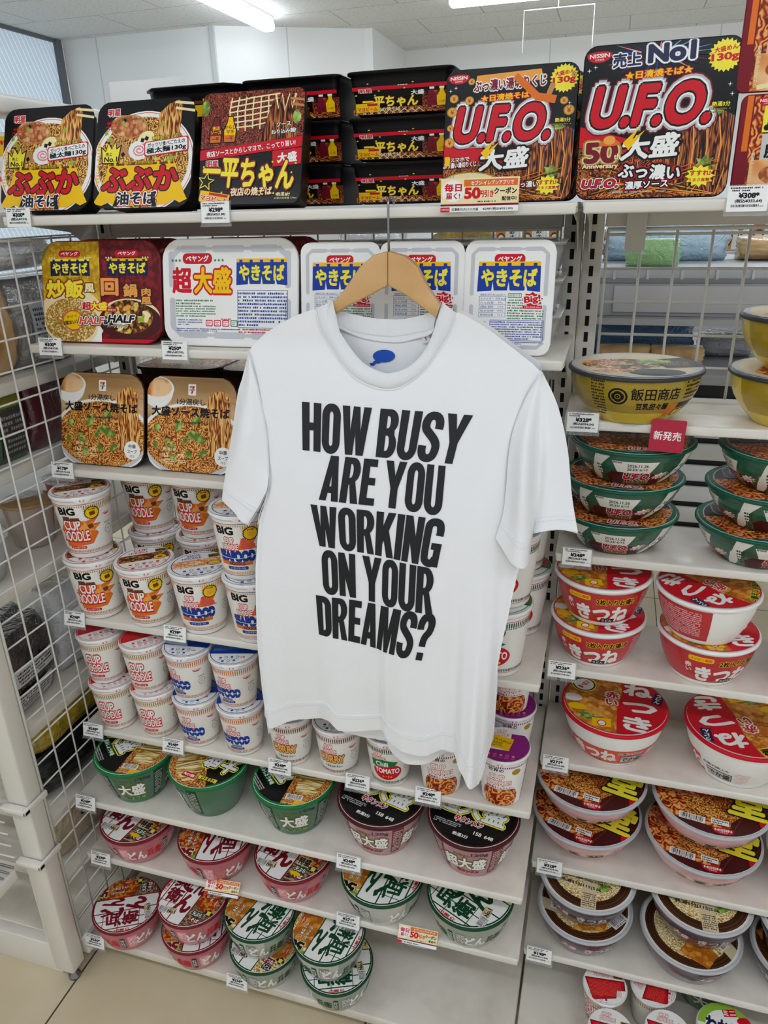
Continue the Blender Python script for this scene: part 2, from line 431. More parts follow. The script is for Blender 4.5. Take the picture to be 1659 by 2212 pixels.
l_.new(nz_.outputs['Fac'], rp_.inputs[0])
bk_ = n_.new('ShaderNodeTexBrick'); bk_.inputs['Scale'].default_value = 1.; bk_.inputs['Mortar Size'].default_value = .004; bk_.inputs['Brick Width'].default_value = .91; bk_.inputs['Row Height'].default_value = .455
bk_.inputs['Color1'].default_value = bk_.inputs['Color2'].default_value = (1, 1, 1, 1); bk_.inputs['Mortar'].default_value = (.55, .55, .55, 1)
l_.new(tc_.outputs['Object'], bk_.inputs['Vector'])
mc_ = n_.new('ShaderNodeMix'); mc_.data_type = 'RGBA'; mc_.blend_type = 'MULTIPLY'; mc_.inputs['Factor'].default_value = 1; l_.new(rp_.outputs[0], mc_.inputs['A']); l_.new(bk_.outputs['Color'], mc_.inputs['B']); l_.new(mc_.outputs['Result'], b_.inputs['Base Color'])
bp_ = n_.new('ShaderNodeBump'); bp_.inputs['Distance'].default_value = .003; bp_.inputs['Strength'].default_value = .4; l_.new(nz_.outputs['Fac'], bp_.inputs['Height']); l_.new(bp_.outputs[0], b_.inputs['Normal'])
m = MB(); m.box(-4, -4, 2.5, 3.5, 6.2, 2.55, 'ceiling_tile'); struct('ceiling', m)
mat('wall_white', '#e6e8e6', .6); mat('wall_joint', '#c8cccb', .6); mat('aluminium', '#8c9196', .35, metal=.7); mat('dark_frame', '#5b6066', .45)
def wall(name, x0, y0, x1, y1, seams=()):
    m = MB(); L = math.dist((x0, y0), (x1, y1)); a = math.atan2(y1 - y0, x1 - x0); M = Matrix.Translation((x0, y0, 0)) @ Matrix.Rotation(a, 4, 'Z')
    m.box(0, 0, 0, L, .06, 2.5, 'wall_white', mtx=M)
    for s in seams: m.box(s - .004, -.002, 0, s + .004, .0, 2.5, 'wall_joint', mtx=M)
    return struct(name, m)
wall('wall_back_left', -2.96, 4.17, -1.77, 4.17, (.28, ))
wall('wall_back_middle', -1.77, 4.17, -.86, 4.67, (.5,))
m = MB(); m.box(-.86, 4.67, 0, -.80, 5.58, 2.5, 'wall_white'); struct('wall_return', m)
wall('wall_back_right', -.86, 5.56, 3.5, 5.56, (1.2, 2.4, 3.6))
m = MB(); m.box(-1.785, 4.155, 0, -1.755, 4.185, 2.5, 'wall_joint'); struct('trim_1', m)
# wired-glass window in the left wall
mat('wired_glass', '#b9c8d8', .25, coat=.4, spec=.5); n_, l_, b_ = nodes(MATS['wired_glass'])
tc_ = n_.new('ShaderNodeTexCoord'); wv_ = n_.new('ShaderNodeTexWave'); wv_.bands_direction = 'DIAGONAL'; wv_.inputs['Scale'].default_value = 5.5
mp_ = n_.new('ShaderNodeMapping'); mp_.inputs['Scale'].default_value = (0, 2.6, 1.25); l_.new(tc_.outputs['Object'], mp_.inputs[0]); l_.new(mp_.outputs[0], wv_.inputs['Vector'])
rp_ = n_.new('ShaderNodeValToRGB'); rp_.color_ramp.elements[0].position = .84; rp_.color_ramp.elements[0].color = lin('#b4c4d2'); rp_.color_ramp.elements[1].position = .98; rp_.color_ramp.elements[1].color = lin('#d6e2ec')
l_.new(wv_.outputs['Fac'], rp_.inputs[0]); l_.new(rp_.outputs[0], b_.inputs['Base Color']); l_.new(rp_.outputs[0], b_.inputs['Emission Color']); b_.inputs['Emission Strength'].default_value = .32
w_ = MB(); w_.box(-3.0, .4, .9, -2.97, 4.08, 2.475, 'wired_glass'); wo_ = struct('window_1', w_)
w_ = MB(); w_.box(-3.02, 4.08, .8, -2.945, 4.14, 2.5, 'dark_frame'); w_.box(-3.02, .4, 2.475, -2.955, 4.08, 2.5, 'dark_frame'); w_.box(-3.02, .4, .84, -2.93, 4.08, .9, 'dark_frame')
part('window_frame', w_, wo_)
m = MB(); m.box(-3.05, -.5, 0, -2.95, 4.2, .84, 'wall_white'); struct('wall_left', m)
# ceiling lamps
mat('lamp_tube', '#eef5ff', .4, emit=LAMP_STRENGTH); mat('lamp_metal', '#f2f4f4', .4)
def lamp(x, y, ln, alongx, label):
    t = thing('ceiling_light', label, 'ceiling light', (x, y, 2.5), (0, 0, 0 if alongx else pi / 2), 'bar lights on the ceiling')
    a = MB(); a.box(-ln / 2, -.035, -.03, ln / 2, .035, 0, 'lamp_metal', .006); part('housing', a, t)
    b = MB(); b.box(-ln / 2, -.042, -.085, ln / 2, .042, -.028, 'lamp_tube', .02, seg=4); part('diffuser', b, t)
lamp(-1.32, 2.85, 2.5, False, 'long white bar light running away from the camera, upper left')
lamp(.70, 3.93, 1.6, True, 'bar light just showing at the top edge of the frame')
for k, (x, y) in enumerate(((-.9, -1.5), (1.0, -1.5), (2.5, -1.5), (-.6, -2.9), (1.6, -2.9))): lamp(x, y, 1.5, True, 'white bar light on the ceiling over the aisle, out of frame')
lamp(.9, 1.75, 2.4, True, 'added fill light over the back of the shelves, out of frame')  # extra lamp, added to brighten the bread shelves beyond the mesh
lamp(1.9, 1.9, 2.4, False, 'white bar light over the next aisle, out of frame')
# wire hook hanging from the ceiling
m = MB(); m.tube([(.30, 4.2, 2.2), (.30, 4.2, 2.42), (.71, 4.2, 2.42), (.71, 4.2, 2.2)], .0035, 'white', 6)
m.tube([(.5, 4.2, 2.42), (.5, 4.2, 2.5)], .003, 'white', 6)
solo('sign_hanger', m, 'thin white wire hanger on the ceiling above the black boxes', 'sign hanger')
# ---------------------------------------------------------------- gondola shelving
mat('enamel', '#e4e3dd', .38, coat=.2); noise_col(MATS['enamel'], '#dad6cc', '#e9e6de', 3, 6, .3, .7)
mat('enamel_shelf', '#dddcd6', .4, coat=.15); noise_col(MATS['enamel_shelf'], '#cdc5b8', '#e2dbcf', 14, 8, .28, .55)
mat('upright_paint', '#d2cfc6', .45); mat('slot', '#06080a', .9); mat('panel_beige', '#c9c4b8', .5)
def shelf(x0, x1, y0, z, label, depth=None, lip=.0135):
    t = thing('gondola_shelf', label, 'shelf', (x0, y0, z), group=None)
    w = x1 - x0; d = (.088 - y0) if depth is None else depth
    a = MB(); a.box(0, .001, -.006, w, d, 0, 'enamel_shelf', .0015); a.box(0, .012, -.0115, w, .03, -.006, 'enamel'); part('shelf_board', a, t)
    f = MB(); f.box(.001, -.0005, -lip, w - .001, .012, -.0002, 'enamel', .003, seg=3); part('front_edge', f, t)
    for nm, xx in (('left', .004), ('right', w - .006)):
        b = MB(); b.prism([(.02, -.007), (d - .002, -.007), (d - .002, -.066), (d - .012, -.066), (d - .03, -.050), (d - .07, -.026), (.05, -.015), (.02, -.012)], xx, xx + .002, 'upright_paint', mtx=Matrix(((0, 1, 0, 0), (1, 0, 0, 0), (0, 0, 1, 0), (0, 0, 0, 1)))); part('bracket', b, t)
    return t
SH = {}
for k, y0, z, lab in (('L0', -.12, 1.356, 'white metal top shelf of the left bay carrying black noodle boxes'), ('L1', -.12, 1.172, 'white metal shelf under the square white and yellow noodle trays'), ('L2', -.13, .974, 'white metal shelf under the two wooden-look noodle boxes'),
                      ('L4', -.166, .715, 'white metal shelf under the big paper noodle cups'), ('L5', -.182, .491, 'white metal shelf under the small noodle cups'), ('L6', -.237, .372, 'white metal shelf under the green and maroon deep bowls'),
                      ('L7', -.240, .240, 'white metal shelf under five shallow bowls with lettered lids, left bay')):
    SH[k] = shelf(.089, .9035 if k == 'L0' else .9005, y0, z, lab)
for k, y0, z, lab in (('R0', -.12, 1.356, 'white metal top shelf of the right bay under the tall black box'), ('R1', -.07, 1.083, 'white metal shelf under the golden bowls'), ('R2', -.055, .875, 'white metal shelf under the stacked green bowls'), ('R3', -.075, .690, 'white metal shelf under the stacked red and white bowls'),
                      ('R4', -.072, .505, 'white metal shelf under two large red and white bowls'), ('R5', -.118, .325, 'white metal shelf under the wide ramen bowls with yellow brush lettering'), ('R6', -.175, .185, 'white metal shelf under the dark brown bowls')):
    SH[k] = shelf(.9095 if k == 'R0' else .9035, 1.72, y0, z, lab)
def base(x0, x1, y0, label):
    t = thing('base_deck', label, 'shelf base', (x0, y0, 0))
    w = x1 - x0; d = .09 - y0
    a = MB(); a.box(0, 0, .052, w, d, .071, 'enamel_shelf', .003); part('deck_board', a, t)
    b = MB(); b.box(.004, .13, 0, w - .004, .15, .052, 'enamel'); part('kick_plate', b, t)
base(.100, .9005, -.284, 'white bottom deck of the left bay just above the floor')
base(.9045, 1.72, -.284, 'white bottom deck of the right bay under the mini cups')
def upright(x0, x1, label):
    m = MB(); m.box(x0, .09, 0, x1, .125, 1.352, 'upright_paint', .0015)
    for k in range(54):
        z = .08 + k * .0235; c = (x0 + x1) / 2
        m.add([(c - .003, .0897, z), (c + .003, .0897, z), (c + .003, .0897, z + .0145), (c - .003, .0897, z + .0145)], [(0, 1, 2, 3)], 'slot')
    return solo('shelf_upright', m, label, 'upright', 'slotted shelf uprights')
upright(.877, .9035, 'grey slotted upright at the right end of the left bay')
upright(.9055, .932, 'grey slotted upright at the left end of the right bay')
upright(.092, .115, 'grey slotted upright at the left end of the left bay')
def back_panel(x0, x1, label):
    m = MB(); m.box(x0, .1, .071, x1, .112, .60, 'panel_beige', .001); return solo('back_panel', m, label, 'back panel')
back_panel(.116, .876, 'beige metal back panel behind the lower shelves of the left bay')
back_panel(.933, 1.72, 'beige metal back panel behind the lower shelves of the right bay')
mat('wire_white', '#dad9d2', .35, coat=.2)
def mesh_panel(name, label, a0, a1, z0, z1, fixed, axis, pitch, r=.0017, frame=.003):
    m = MB(); f = (lambda a, z: (a, fixed, z)) if axis == 'x' else (lambda a, z: (fixed, a, z))
    a = a0
    while a <= a1 + 1e-6: m.tube([f(a, z0), f(a, z1)], r, 'wire_white', 6); a += pitch
    z = z0
    e = (lambda a, z: (a, fixed + 2 * r, z)) if axis == 'x' else (lambda a, z: (fixed - 2 * r, a, z))
    while z <= z1 + 1e-6: m.tube([e(a0, z), e(a1, z)], r, 'wire_white', 6); z += pitch
    t = solo(name, m, label, 'wire mesh')
    g = MB(); g.tube([f(a0, z0), f(a0, z1), f(a1, z1), f(a1, z0), f(a0, z0)], frame, 'wire_white', 8); part('mesh_frame', g, t)
    return t
mesh_panel('wire_mesh_panel', 'grey wire mesh back panel behind the golden bowls', .938, 1.72, 1.03, 1.318, .104, 'x', .0468, .0021)
mesh_panel('wire_mesh_panel', 'wire mesh back panel behind the white noodle trays in the left bay', .118, .872, .98, 1.32, .104, 'x', .0468, .0016)
# top cross bars under the top shelves
for x0, x1, lab in ((.117, .875, 'grey cross bar below the top shelf of the left bay'), (.934, 1.72, 'grey cross bar below the top shelf of the right bay')):
    m = MB(); m.box(x0, .094, 1.322, x1, .118, 1.349, 'upright_paint', .002)
    if x0 > .9:
        m.prism([(.962, 1.345), (.962, 1.293), (.966, 1.288), (.985, 1.288), (.989, 1.293), (.989, 1.345)], .084, .0935, 'upright_paint')
    solo('cross_bar', m, lab, 'cross bar')
# ---------------------------------------------------------------- the neighbouring gondola seen through its side mesh
mesh_panel('wire_mesh_panel', 'tall white wire mesh closing the back of the left gondola', -.296, .30, .075, 1.326, .0845, 'y', .0462, .0016)
m = MB(); m.box(.046, -.335, .03, .088, -.300, 1.34, 'enamel', .004); m.box(.0466, -.3344, .03, .060, -.29, .30, 'enamel')
post = solo('gondola_post', m, 'white square corner post at the near end of the left gondola', 'post')
f = MB(); f.lathe([(.0001, 0), (.011, 0), (.011, .005), (.006, .008), (.006, .03)], 'steel_foot' if 'steel_foot' in MATS else mat('steel_foot', '#8f9092', .3, metal=.9), 24); part('levelling_foot', f, post, None, (.072, -.318, 0))
m = MB(); m.box(.01, -.30, 1.497, .071, .60, 1.524, 'enamel', .004); m.box(.03, .07, 1.362, .066, .60, 1.499, 'panel_beige', .002); m.box(.05, -.33, 1.33, .070, -.302, 1.50, 'enamel')
solo('top_rail', m, 'beige rail along the top of the left gondola', 'rail')
m = MB(); m.box(-.46, -.30, .052, .045, .5, .075, 'enamel_shelf', .003); m.box(-.46, -.32, .0, .047, -.296, .074, 'enamel', .002); m.box(.05, -.29, .03, .09, .5, .073, 'enamel', .002)
for k in range(7):
    y = -.24 + k * .07; m.add([(.0905, y, .058), (.0905, y + .03, .058), (.0905, y + .03, .063), (.0905, y, .063)], [(0, 1, 2, 3)], 'slot')
solo('base_deck', m, 'white bottom deck and kick plate of the left gondola', 'shelf base')
m = MB(); m.box(-.42, -.27, 1.34, .046, .45, 1.36, 'enamel_shelf', .003); solo('gondola_shelf', m, 'topmost shelf of the left gondola under the white and yellow pack', 'shelf')
for z, lab, mm in ((1.118, 'grey shelf of the left gondola under the bread bags', 'upright_paint'), (.985, 'grey shelf of the left gondola under the green pouches', 'upright_paint'), (.80, 'white shelf of the left gondola under the small tubs', 'enamel_shelf'), (.545, 'white shelf of the left gondola under the wrapped packs', 'enamel_shelf'), (.345, 'white shelf of the left gondola under the yellow and black bags', 'enamel_shelf'), (.20, 'low clear shelf of the left gondola under the handwritten bag', 'enamel_shelf')):
    m = MB(); m.box(-.42, -.27, z - .02, .062, .45, z, mm, .003); solo('gondola_shelf', m, lab, 'shelf')
# wire rack hooked on the end of the left gondola
rk = thing('wire_rack', 'white wire rack hooked on the near end of the left gondola', 'wire rack', (0, 0, 0))
m = MB()
for k in range(14): m.tube([(-.40, -.352, .335 + k * .0265), (.048, -.352, .335 + k * .0265)], .0017, 'wire_white', 6)
for x in (-.36, -.24, -.12, .0): m.tube([(x, -.355, .325), (x, -.355, .70)], .002, 'wire_white', 6)
for k in range(4): m.tube([(-.40, -.358 - k * .012, .318), (.046, -.358 - k * .012, .318)], .002, 'steel_foot', 6)
part('rack_wires', m, rk)
for z, nm in ((.44, 'upper'), (.318, 'lower')):
    m = MB(); m.box(.044, -.350, z - .005, .095, -.3365, z + .005, 'enamel', .002); m.box(.0895, -.350, z - .006, .095, -.295, z + .006, 'enamel', .002); part('clamp', m, rk)
m = MB(); m.box(-.42, -.40, .285, .044, -.352, .308, 'enamel', .003); part('bottom_rail', m, rk)
# ---------------------------------------------------------------- package builders
# a prototype is a list of (part name, mesh, label); place() hangs copies of the parts under an Empty
def place(kind, proto, label, cat, loc, rz=0., tilt=0., group=None, flat=False, rx=None):
    rot = (rx if rx is not None else (-pi / 2 if flat else -radians(tilt)), 0, radians(rz))
    t = thing(kind, label, cat, loc, rot, group)
    for p in proto:
        o = link(p[0], p[1], t, label=p[2] if len(p) > 2 else None)
        for q in (p[3] if len(p) > 3 else ()): link(q[0], q[1], o, label=q[2] if len(q) > 2 else None)
    return t
def outline(w, h, r, n=5, tl=0.):
    """rounded rectangle x -w/2..w/2, z 0..h"""
    return rrect(-w / 2, 0, w / 2, h, r, n)
def box_proto(w, h, d, r, front, tray='black', lid='black', side=None, n=5, rim=.004, back='lgrey', flange=None):
    """instant-noodle box standing on edge: the printed lid faces -y, the tray tapers behind it"""
    S = w / 100.0
    L = MB()
    o = outline(w, h, r, n)
    def ringat(y, k, inset=0.): 
        q = outline(w - 2 * k, h - 2 * k, max(r - k * .6, .002), n)
        return [(x, y, z + k) for x, z in q]
    L.loft([ringat(0.0016, .0), ringat(.0006, .0006), ringat(0, .0022)], lid, True, (False, True))
    hs = [(cos(a), sin(a), 0) for a in ()]
    F = rect_clip(front, -49.2, .8, 49.2, h / S - .8)
    # keep print inside the rounded corners
    rr = r / S; cut = []
    H = h / S
    for sx_ in (1, -1):
        for top in (0, 1):
            cx, cy = sx_ * (50 - rr), (H - rr if top else rr)
            for a in (22, 45, 68):
                nx, ny = sx_ * cos(radians(a)), (1 if top else -1) * sin(radians(a)); cut.append((nx, ny, nx * cx + ny * cy + rr - .8))
    F = clip(F, cut)
    lay(L, F, lambda x, y, hh: (x * S, -hh + .0001, y * S), .0002)
    Tm = MB()
    fl = flange or tray
    Tm.loft([ringat(.0016, .0), ringat(.0042, .0002), ringat(.0046, rim), ringat(.012, rim + .001), ringat(d * .96, rim + d * .16), ringat(d, rim + d * .16 + .004)], tray, True, (False, True), mats=[fl, fl, tray, tray, tray])
    if side:
        # print on the lower long wall, which faces -z while the box stands on edge
        def fs(x, y, hh):
            t = y / 100.0; yy = .012 + t * (d * .96 - .012); k = rim + .001 + t * (d * .16 - .001)
            return (x * S * (1 - .3 * t * d * .16 / w), yy, k - hh)
        lay(Tm, slice_y(side, 25), fs, .0003)
    return [('printed_lid', L.build('printed_lid')), ('tray', Tm.build('tray'))]
def cone_map(prof, r_, flip=False):
    """x in mm of arc at radius r_, y = height in mm -> point on the surface of revolution prof, centred on -y"""
    def fn(x, y, hh):
        z = y * .001
        z = max(prof[0][1] + .0004, min(prof[-1][1] - .0004, z))
        for i in range(len(prof) - 1):
            if prof[i][1] <= z <= prof[i + 1][1] or i == len(prof) - 2:
                t = (z - prof[i][1]) / max(prof[i + 1][1] - prof[i][1], 1e-6); rr = prof[i][0] + t * (prof[i + 1][0] - prof[i][0]); break
        a = -pi / 2 + x * .001 / r_
        return ((rr + hh) * cos(a), (rr + hh) * sin(a), z)
    return fn
def cup_proto(r, h, body, lid, lidrot=0, bodym='cupwhite', lidm='lidwhite', wrapped=False):
    prof = [(.66 * r, 0), (.70 * r, .0015), (.72 * r, .03 * h), (.945 * r, .93 * h), (.95 * r, .945 * h)]
    B = MB()
    B.lathe([(.6 * r, .002)] + prof, bodym, 56, caps=(True, False))
    up = [(.70 * r, 0.0), (.72 * r, .03 * h), (.945 * r, .93 * h)]
    lay(B, slice_x(body, 2.5), cone_map(up, r * .85), .0003)
    K = MB()
    K.lathe([(.95 * r, .935 * h), (.985 * r, .94 * h), (1.0 * r, .96 * h), (1.0 * r, .985 * h), (.975 * r, h)], lidm, 56)
    K.lathe([(.975 * r, h), (.9 * r, h - .0006), (.5 * r, h + .0004), (.001, h + .0007)], lidm, 56, caps=(False, True))
    S = r / 100
    lay(K, xf(disc_clip(lid, 95), 0, 0, lidrot), lambda x, y, hh: (x * S, y * S, h + .0004 + hh), .0006)
    # peel tab folded over the rim towards the front
    Tb = MB()
    pts = []
    for k in range(7):
        a = radians(-90 + (k - 3) * 7); pts.append(a)
    rows = []
    for rr, z, ww in ((.97, h + .0009, 1.), (1.012, h + .0002, 1.), (1.022, h * .965, .8), (1.012, h * .915, .45)):
        rows.append([(rr * r * cos(-pi / 2 + (a + pi / 2) * ww), rr * r * sin(-pi / 2 + (a + pi / 2) * ww), z) for a in pts])
    Tb.loft(rows, lidm, True, (False, False), closed=False)
    lay(Tb, Cc(0, 0, 3.9, 'red', 1.9, 20) + Cc(0, .2, 3.4, 'white', .0, 3) + T('NISSIN', 0, .2, 1.1, 'white', 5.2, b=.03), lambda x, y, hh: ((1.027 * r + hh) * cos(-pi / 2 + x * .001 / r), (1.027 * r + hh) * sin(-pi / 2 + x * .001 / r), h * .955 + y * .001), .0006)
    return [('cup_body', B.build('cup_body')), ('foil_lid', K.build('foil_lid'), None, [('peel_tab', Tb.build('peel_tab'))])]
def bowl_proto(r, h, body, lid, bodym, rimm='white', base=.66, lidm='white', lidrot=0, bulge=.06, rimh=.05, inset=0., foot=True, bodyrot=0., tab=True):
    prof = []
    for k in range(7):
        t = k / 6; prof.append(((base + (.955 - base) * t + bulge * sin(pi * t)) * r, (.03 + .9 * t) * h))
    B = MB()
    bot = [((base - .06) * r, .004), ((base - .05) * r, .0), ((base - .01) * r, 0)]
    B.lathe(bot + prof, bodym, 64, caps=(True, False), mats=[bodym] * 3 + [bodym] * 7)
    lay(B, slice_y(slice_x(xf(body, bodyrot), 3), h * 1000 * .15), cone_map(prof, r * .85), .0004)
    Rm = MB()
    zt = h
    Rm.lathe([(.945 * r, (.93 - .0) * h), (.985 * r, .925 * h), (1.0 * r, .94 * h), (1.0 * r, .975 * h), (.985 * r, zt), (.955 * r, zt)], rimm, 64)
    K = MB()
    lz = zt - inset
    prl = [(.957 * r, zt + .0002)] + ([(.93 * r, lz)] if inset else []) + [(.9 * r, lz + .0006), (.001, lz + .0006)]
    K.lathe(prl, lidm, 64, caps=(False, True))
    S = r / 100
    def fl(x, y, hh):
        return (x * S, y * S, lz + .0008 + hh)
    lay(K, xf(disc_clip(lid, 89 if inset else 95), 0, 0, lidrot), fl, .0008)
    return [('bowl_body', B.build('bowl_body')), ('bowl_rim', Rm.build('bowl_rim')), ('printed_lid', K.build('printed_lid'))]
mat('cupwhite', '#f0efea', .45, coat=.15); wrap_coat(mat('lidwhite', '#efedeb', .3), .25, 90)
# ---------------------------------------------------------------- box fronts (units: 1/100 of the width, y up from the lower edge)
def logo7(x, y, s):
    return xf(R(-5, -6.5, 5, 6.5, 'white', 1) + R(-3.2, 2, 3.2, 4.2, 'orange') + poly([(3.2, 4.2), (1.2, 4.2), (-1.6, -4.5), (.6, -4.5)], 'red') + R(-3.4, -1.2, 3.4, .8, 'green') + T('ELEVEN', 0, -.2, 1.2, 'white', 6, b=.02), x, y, 0, s)
def coin(x, y, r): return Cc(x, y, r, 'gold', r * .95) + Cc(x, y, r * .8, 'lorange', r * .75) + T('¥', x, y, r, 'brown')
def nissin(x, y, s): return xf(Cc(0, 0, 10, 'red', 6.4, 24, 0, 178, 362) + Cc(0, 0, 10, 'red', 2.2, 20, 0, 0, 180) + T('NISSIN', 0, -1, 3, 'white', 15.5, b=.03) + T('日清食品', 0, -4, 1.6, 'white', 7), x, y, 0, s)
def bubuka():
    L = R(-50, 0, 50, 95, 'black') + Cc(0, 40, 52, 'white', 45, 48) + Cc(0, 40, 50.6, 'coral', 43.8, 48) + Cc(0, 40, 50, 'white', 43.2, 48) + Cc(0, 40, 46, 'oilnoodle', 40, 48)
    L += Cc(-16, 72, 19, 'pork', 10, 30, -12) + ring(-16, 72, 17, 19, 'tan', 40, ky=.55)
    for k in range(4): L += xf(R(-9, -1.6, 9, 1.6, 'tan'), -26 + k * 2.4, 57 - k * 3.2, -28 + k * 5)
    L += Cc(2, 60, 9, 'egg', 7, 20, 30) + Cc(-4, 51, 11, 'white', 8.5) + star(-4, 51, 11.5, 9.5, 14, 'white', ky=.8) + stroke([(-4 + (1 + k * .27) * cos(k * .55), 51 + .75 * (1 + k * .27) * sin(k * .55)) for k in range(26)], 1.3, 'pink')
    L += poly([(12, 48), (14, 82), (24, 90), (34, 93), (37, 88), (36, 70), (34, 44)], 'strand')
    L += stroke([(30, 91), (50, 88.5)], 2.2, 'cream') + stroke([(30, 86), (50, 82.5)], 2.2, 'cream')
    rnd = random.Random(3)
    for k in range(16):
        x, y = rnd.uniform(-40, 42), rnd.uniform(12, 78); L += xf(R(-1.7, -1.7, 1.7, 1.7, 'lgreen' if k % 3 else 'black'), x, y, rnd.uniform(0, 90))
    L += T('明星', -32, 85, 6, 'red', b=.04, out=(('white', .12),)) + T('熱湯5分', -34, 76, 2.6, 'red', b=.02) + fine(-40, 70, -29, 74, 2, 'red', 4)
    L += poly([(-42, 40), (-44, 56), (-39, 52), (-36, 60), (-32, 54), (-29, 61), (-27, 54), (-22, 57), (-25, 40)], 'ink') + poly([(-41, 41), (-42.5, 54), (-38.5, 50.5), (-36, 58), (-32.3, 52.5), (-29, 59), (-27.5, 52.5), (-23.5, 55), (-26, 41)], 'lemon')
    L += T('売上', -35, 48.5, 3.2, 'ink', b=.03) + T('No.1', -33, 44, 4.2, 'ink', 13, b=.04)
    L += xf(T('濃厚醤油ダレでこってり', 0, 8, 2.6, 'lemon', 28, b=.02, out=(('ink', .14),)) + R(-22, -7.5, 22, 5.6, 'red', 2) + R(-21, -6.5, 21, 4.8, 'white', 2) + T('ガッツリ食べごたえの', 0, 2, 3.8, 'ink', 37, b=.03) + T('極太麺130g', 0, -3.2, 5.4, 'ink', 39, b=.06), 23, 54, 5)
    L += R(-32, 36.8, 31, 40, 'brown')
    for x in (-28, -17, 16, 27): L += R(x - 1.3, 33, x + 1.3, 41, 'yellow')
    L += T('東京・吉祥寺の名店', -3, 40.2, 3, 'yellow', 28, b=.02, out=(('ink', .12),))
    L += poly([(-35, 38), (34, 38), (37, 26), (44, 12), (47, 7), (40, 4), (34, 7), (27, 3), (16, 3), (-24, 2), (-32, 6), (-40, 3), (-49, 5), (-43, 14), (-38, 26)], 'yellow')
    L += T('ぶぶか', -2, 26, 20, 'red', 76, b=.055, out=(('ink', .1),))
    L += T('油そば', -4, 9, 11, 'ink', 40, b=.05, out=(('red', .2), ('white', .13)))
    L += poly([(12, 1), (14, 14), (17, 1)], 'black') + poly([(-28, 2), (-24, 12), (-23, 2)], 'black') + fine(-47, 20, -44, 60, 14, 'yellow', 2)
    return L
def ippei():
    L = R(-50, 0, 50, 105, 'black') + R(-50, 52, 50, 101, 'rednoodle')
    for k in range(7): L += stroke([(-20 + k * 7, 96), (-22 + k * 7.5, 84), (-20 + k * 7, 68 - (k % 3))], 1.3, 'cream')
    for k in range(6): L += stroke([(-22, 92 - k * 4.6), (0, 95 - k * 5), (26, 97 - k * 4.6)], 1.2, 'egg')
    L += poly([(8, 56), (16, 80), (20, 92), (38, 94), (44, 88), (40, 70), (46, 56)], 'dstrand')
    L += stroke([(22, 97), (25, 84), (28, 96), (31, 82), (35, 96), (38, 84), (41, 96)], 2, 'egg') + Cc(-46, 88, 4, 'greens', 7) + Cc(43, 76, 4, 'greens', 6)
    L += stroke([(36, 92), (50, 90)], 2, 'tan') + stroke([(38, 87), (50, 85)], 2, 'tan')
    for x, c, t in ((-35, 'dred', '夜店\nソース'), (-21, 'yellow', 'からし\nマヨ')):
        L += poly([(x - 6, 56), (x - 6.5, 68), (x - 3, 75), (x - 2, 80), (x + 3, 80), (x + 4, 75), (x + 7, 68), (x + 6, 56)], 'ink') + poly([(x - 5, 57), (x - 5.5, 67.5), (x - 2.2, 74.5), (x - 1.5, 79), (x + 2.5, 79), (x + 3.2, 74.5), (x + 6, 67.5), (x + 5, 57)], c)
        L += R(x - 5, 57, x + 5, 63, 'orange') + T(t, x + .3, 68, 7, 'ink' if c == 'yellow' else 'yellow', b=.03) + T('一平', x, 60, 3, 'ink', b=.03)
    L += xf(T('ソース', 0, 3, 3.6, 'white', b=.03, out=(('dbrown', .14),)) + T('ねり込み麺!', 0, -3, 3.8, 'white', 23, b=.03, out=(('dbrown', .14),)), 31, 67, 3)
    L += xf(R(-52, -4.5, 52, 4.5, 'red') + T('夜店ソースとからしマヨで、こってり旨い!', 0, 0, 5, 'white', 86, b=.03), 0, 50, 5)
    L += xf(R(0, -7, 28, 7, 'red', 1) + T('大盛', 14, 0, 8.5, 'white', b=.05), 22, 40, 4)
    L += T('明星', -37, 38, 5.5, 'red', b=.04, out=(('white', .13),))
    L += T('一平ちゃん', -1, 28, 25, 'lemon', 88, b=.05, out=(('dred', .11),), rot=-4)
    L += T('夜店の焼そば', 3, 12, 7, 'cream', 40, b=.04, out=(('dred', .13),)) + T('熱湯3分', 34, 9, 3.4, 'cream', b=.02) + T('お湯の目安量 770ml', 36, 5.5, 1.8, 'cream', 21)
    rnd = random.Random(5)
    for k in range(16): L += star(rnd.uniform(-45, 46), rnd.uniform(4, 40), 1.3, .55, 5, 'lemon')
    L += star(-42, 22, 9, 4, 5, 'lemon', 80) + star(-42, 22, 7, 3, 5, 'black', 80)
    L += xf(R(-15, -5, 15, 5, 'yellow', 1) + R(-6, 2, 13, 4.4, 'red') + T('マヨビーム', 0, -1.2, 4.6, 'red', 27, b=.05, out=(('white', .12),)), -33, 7, -10)
    return L
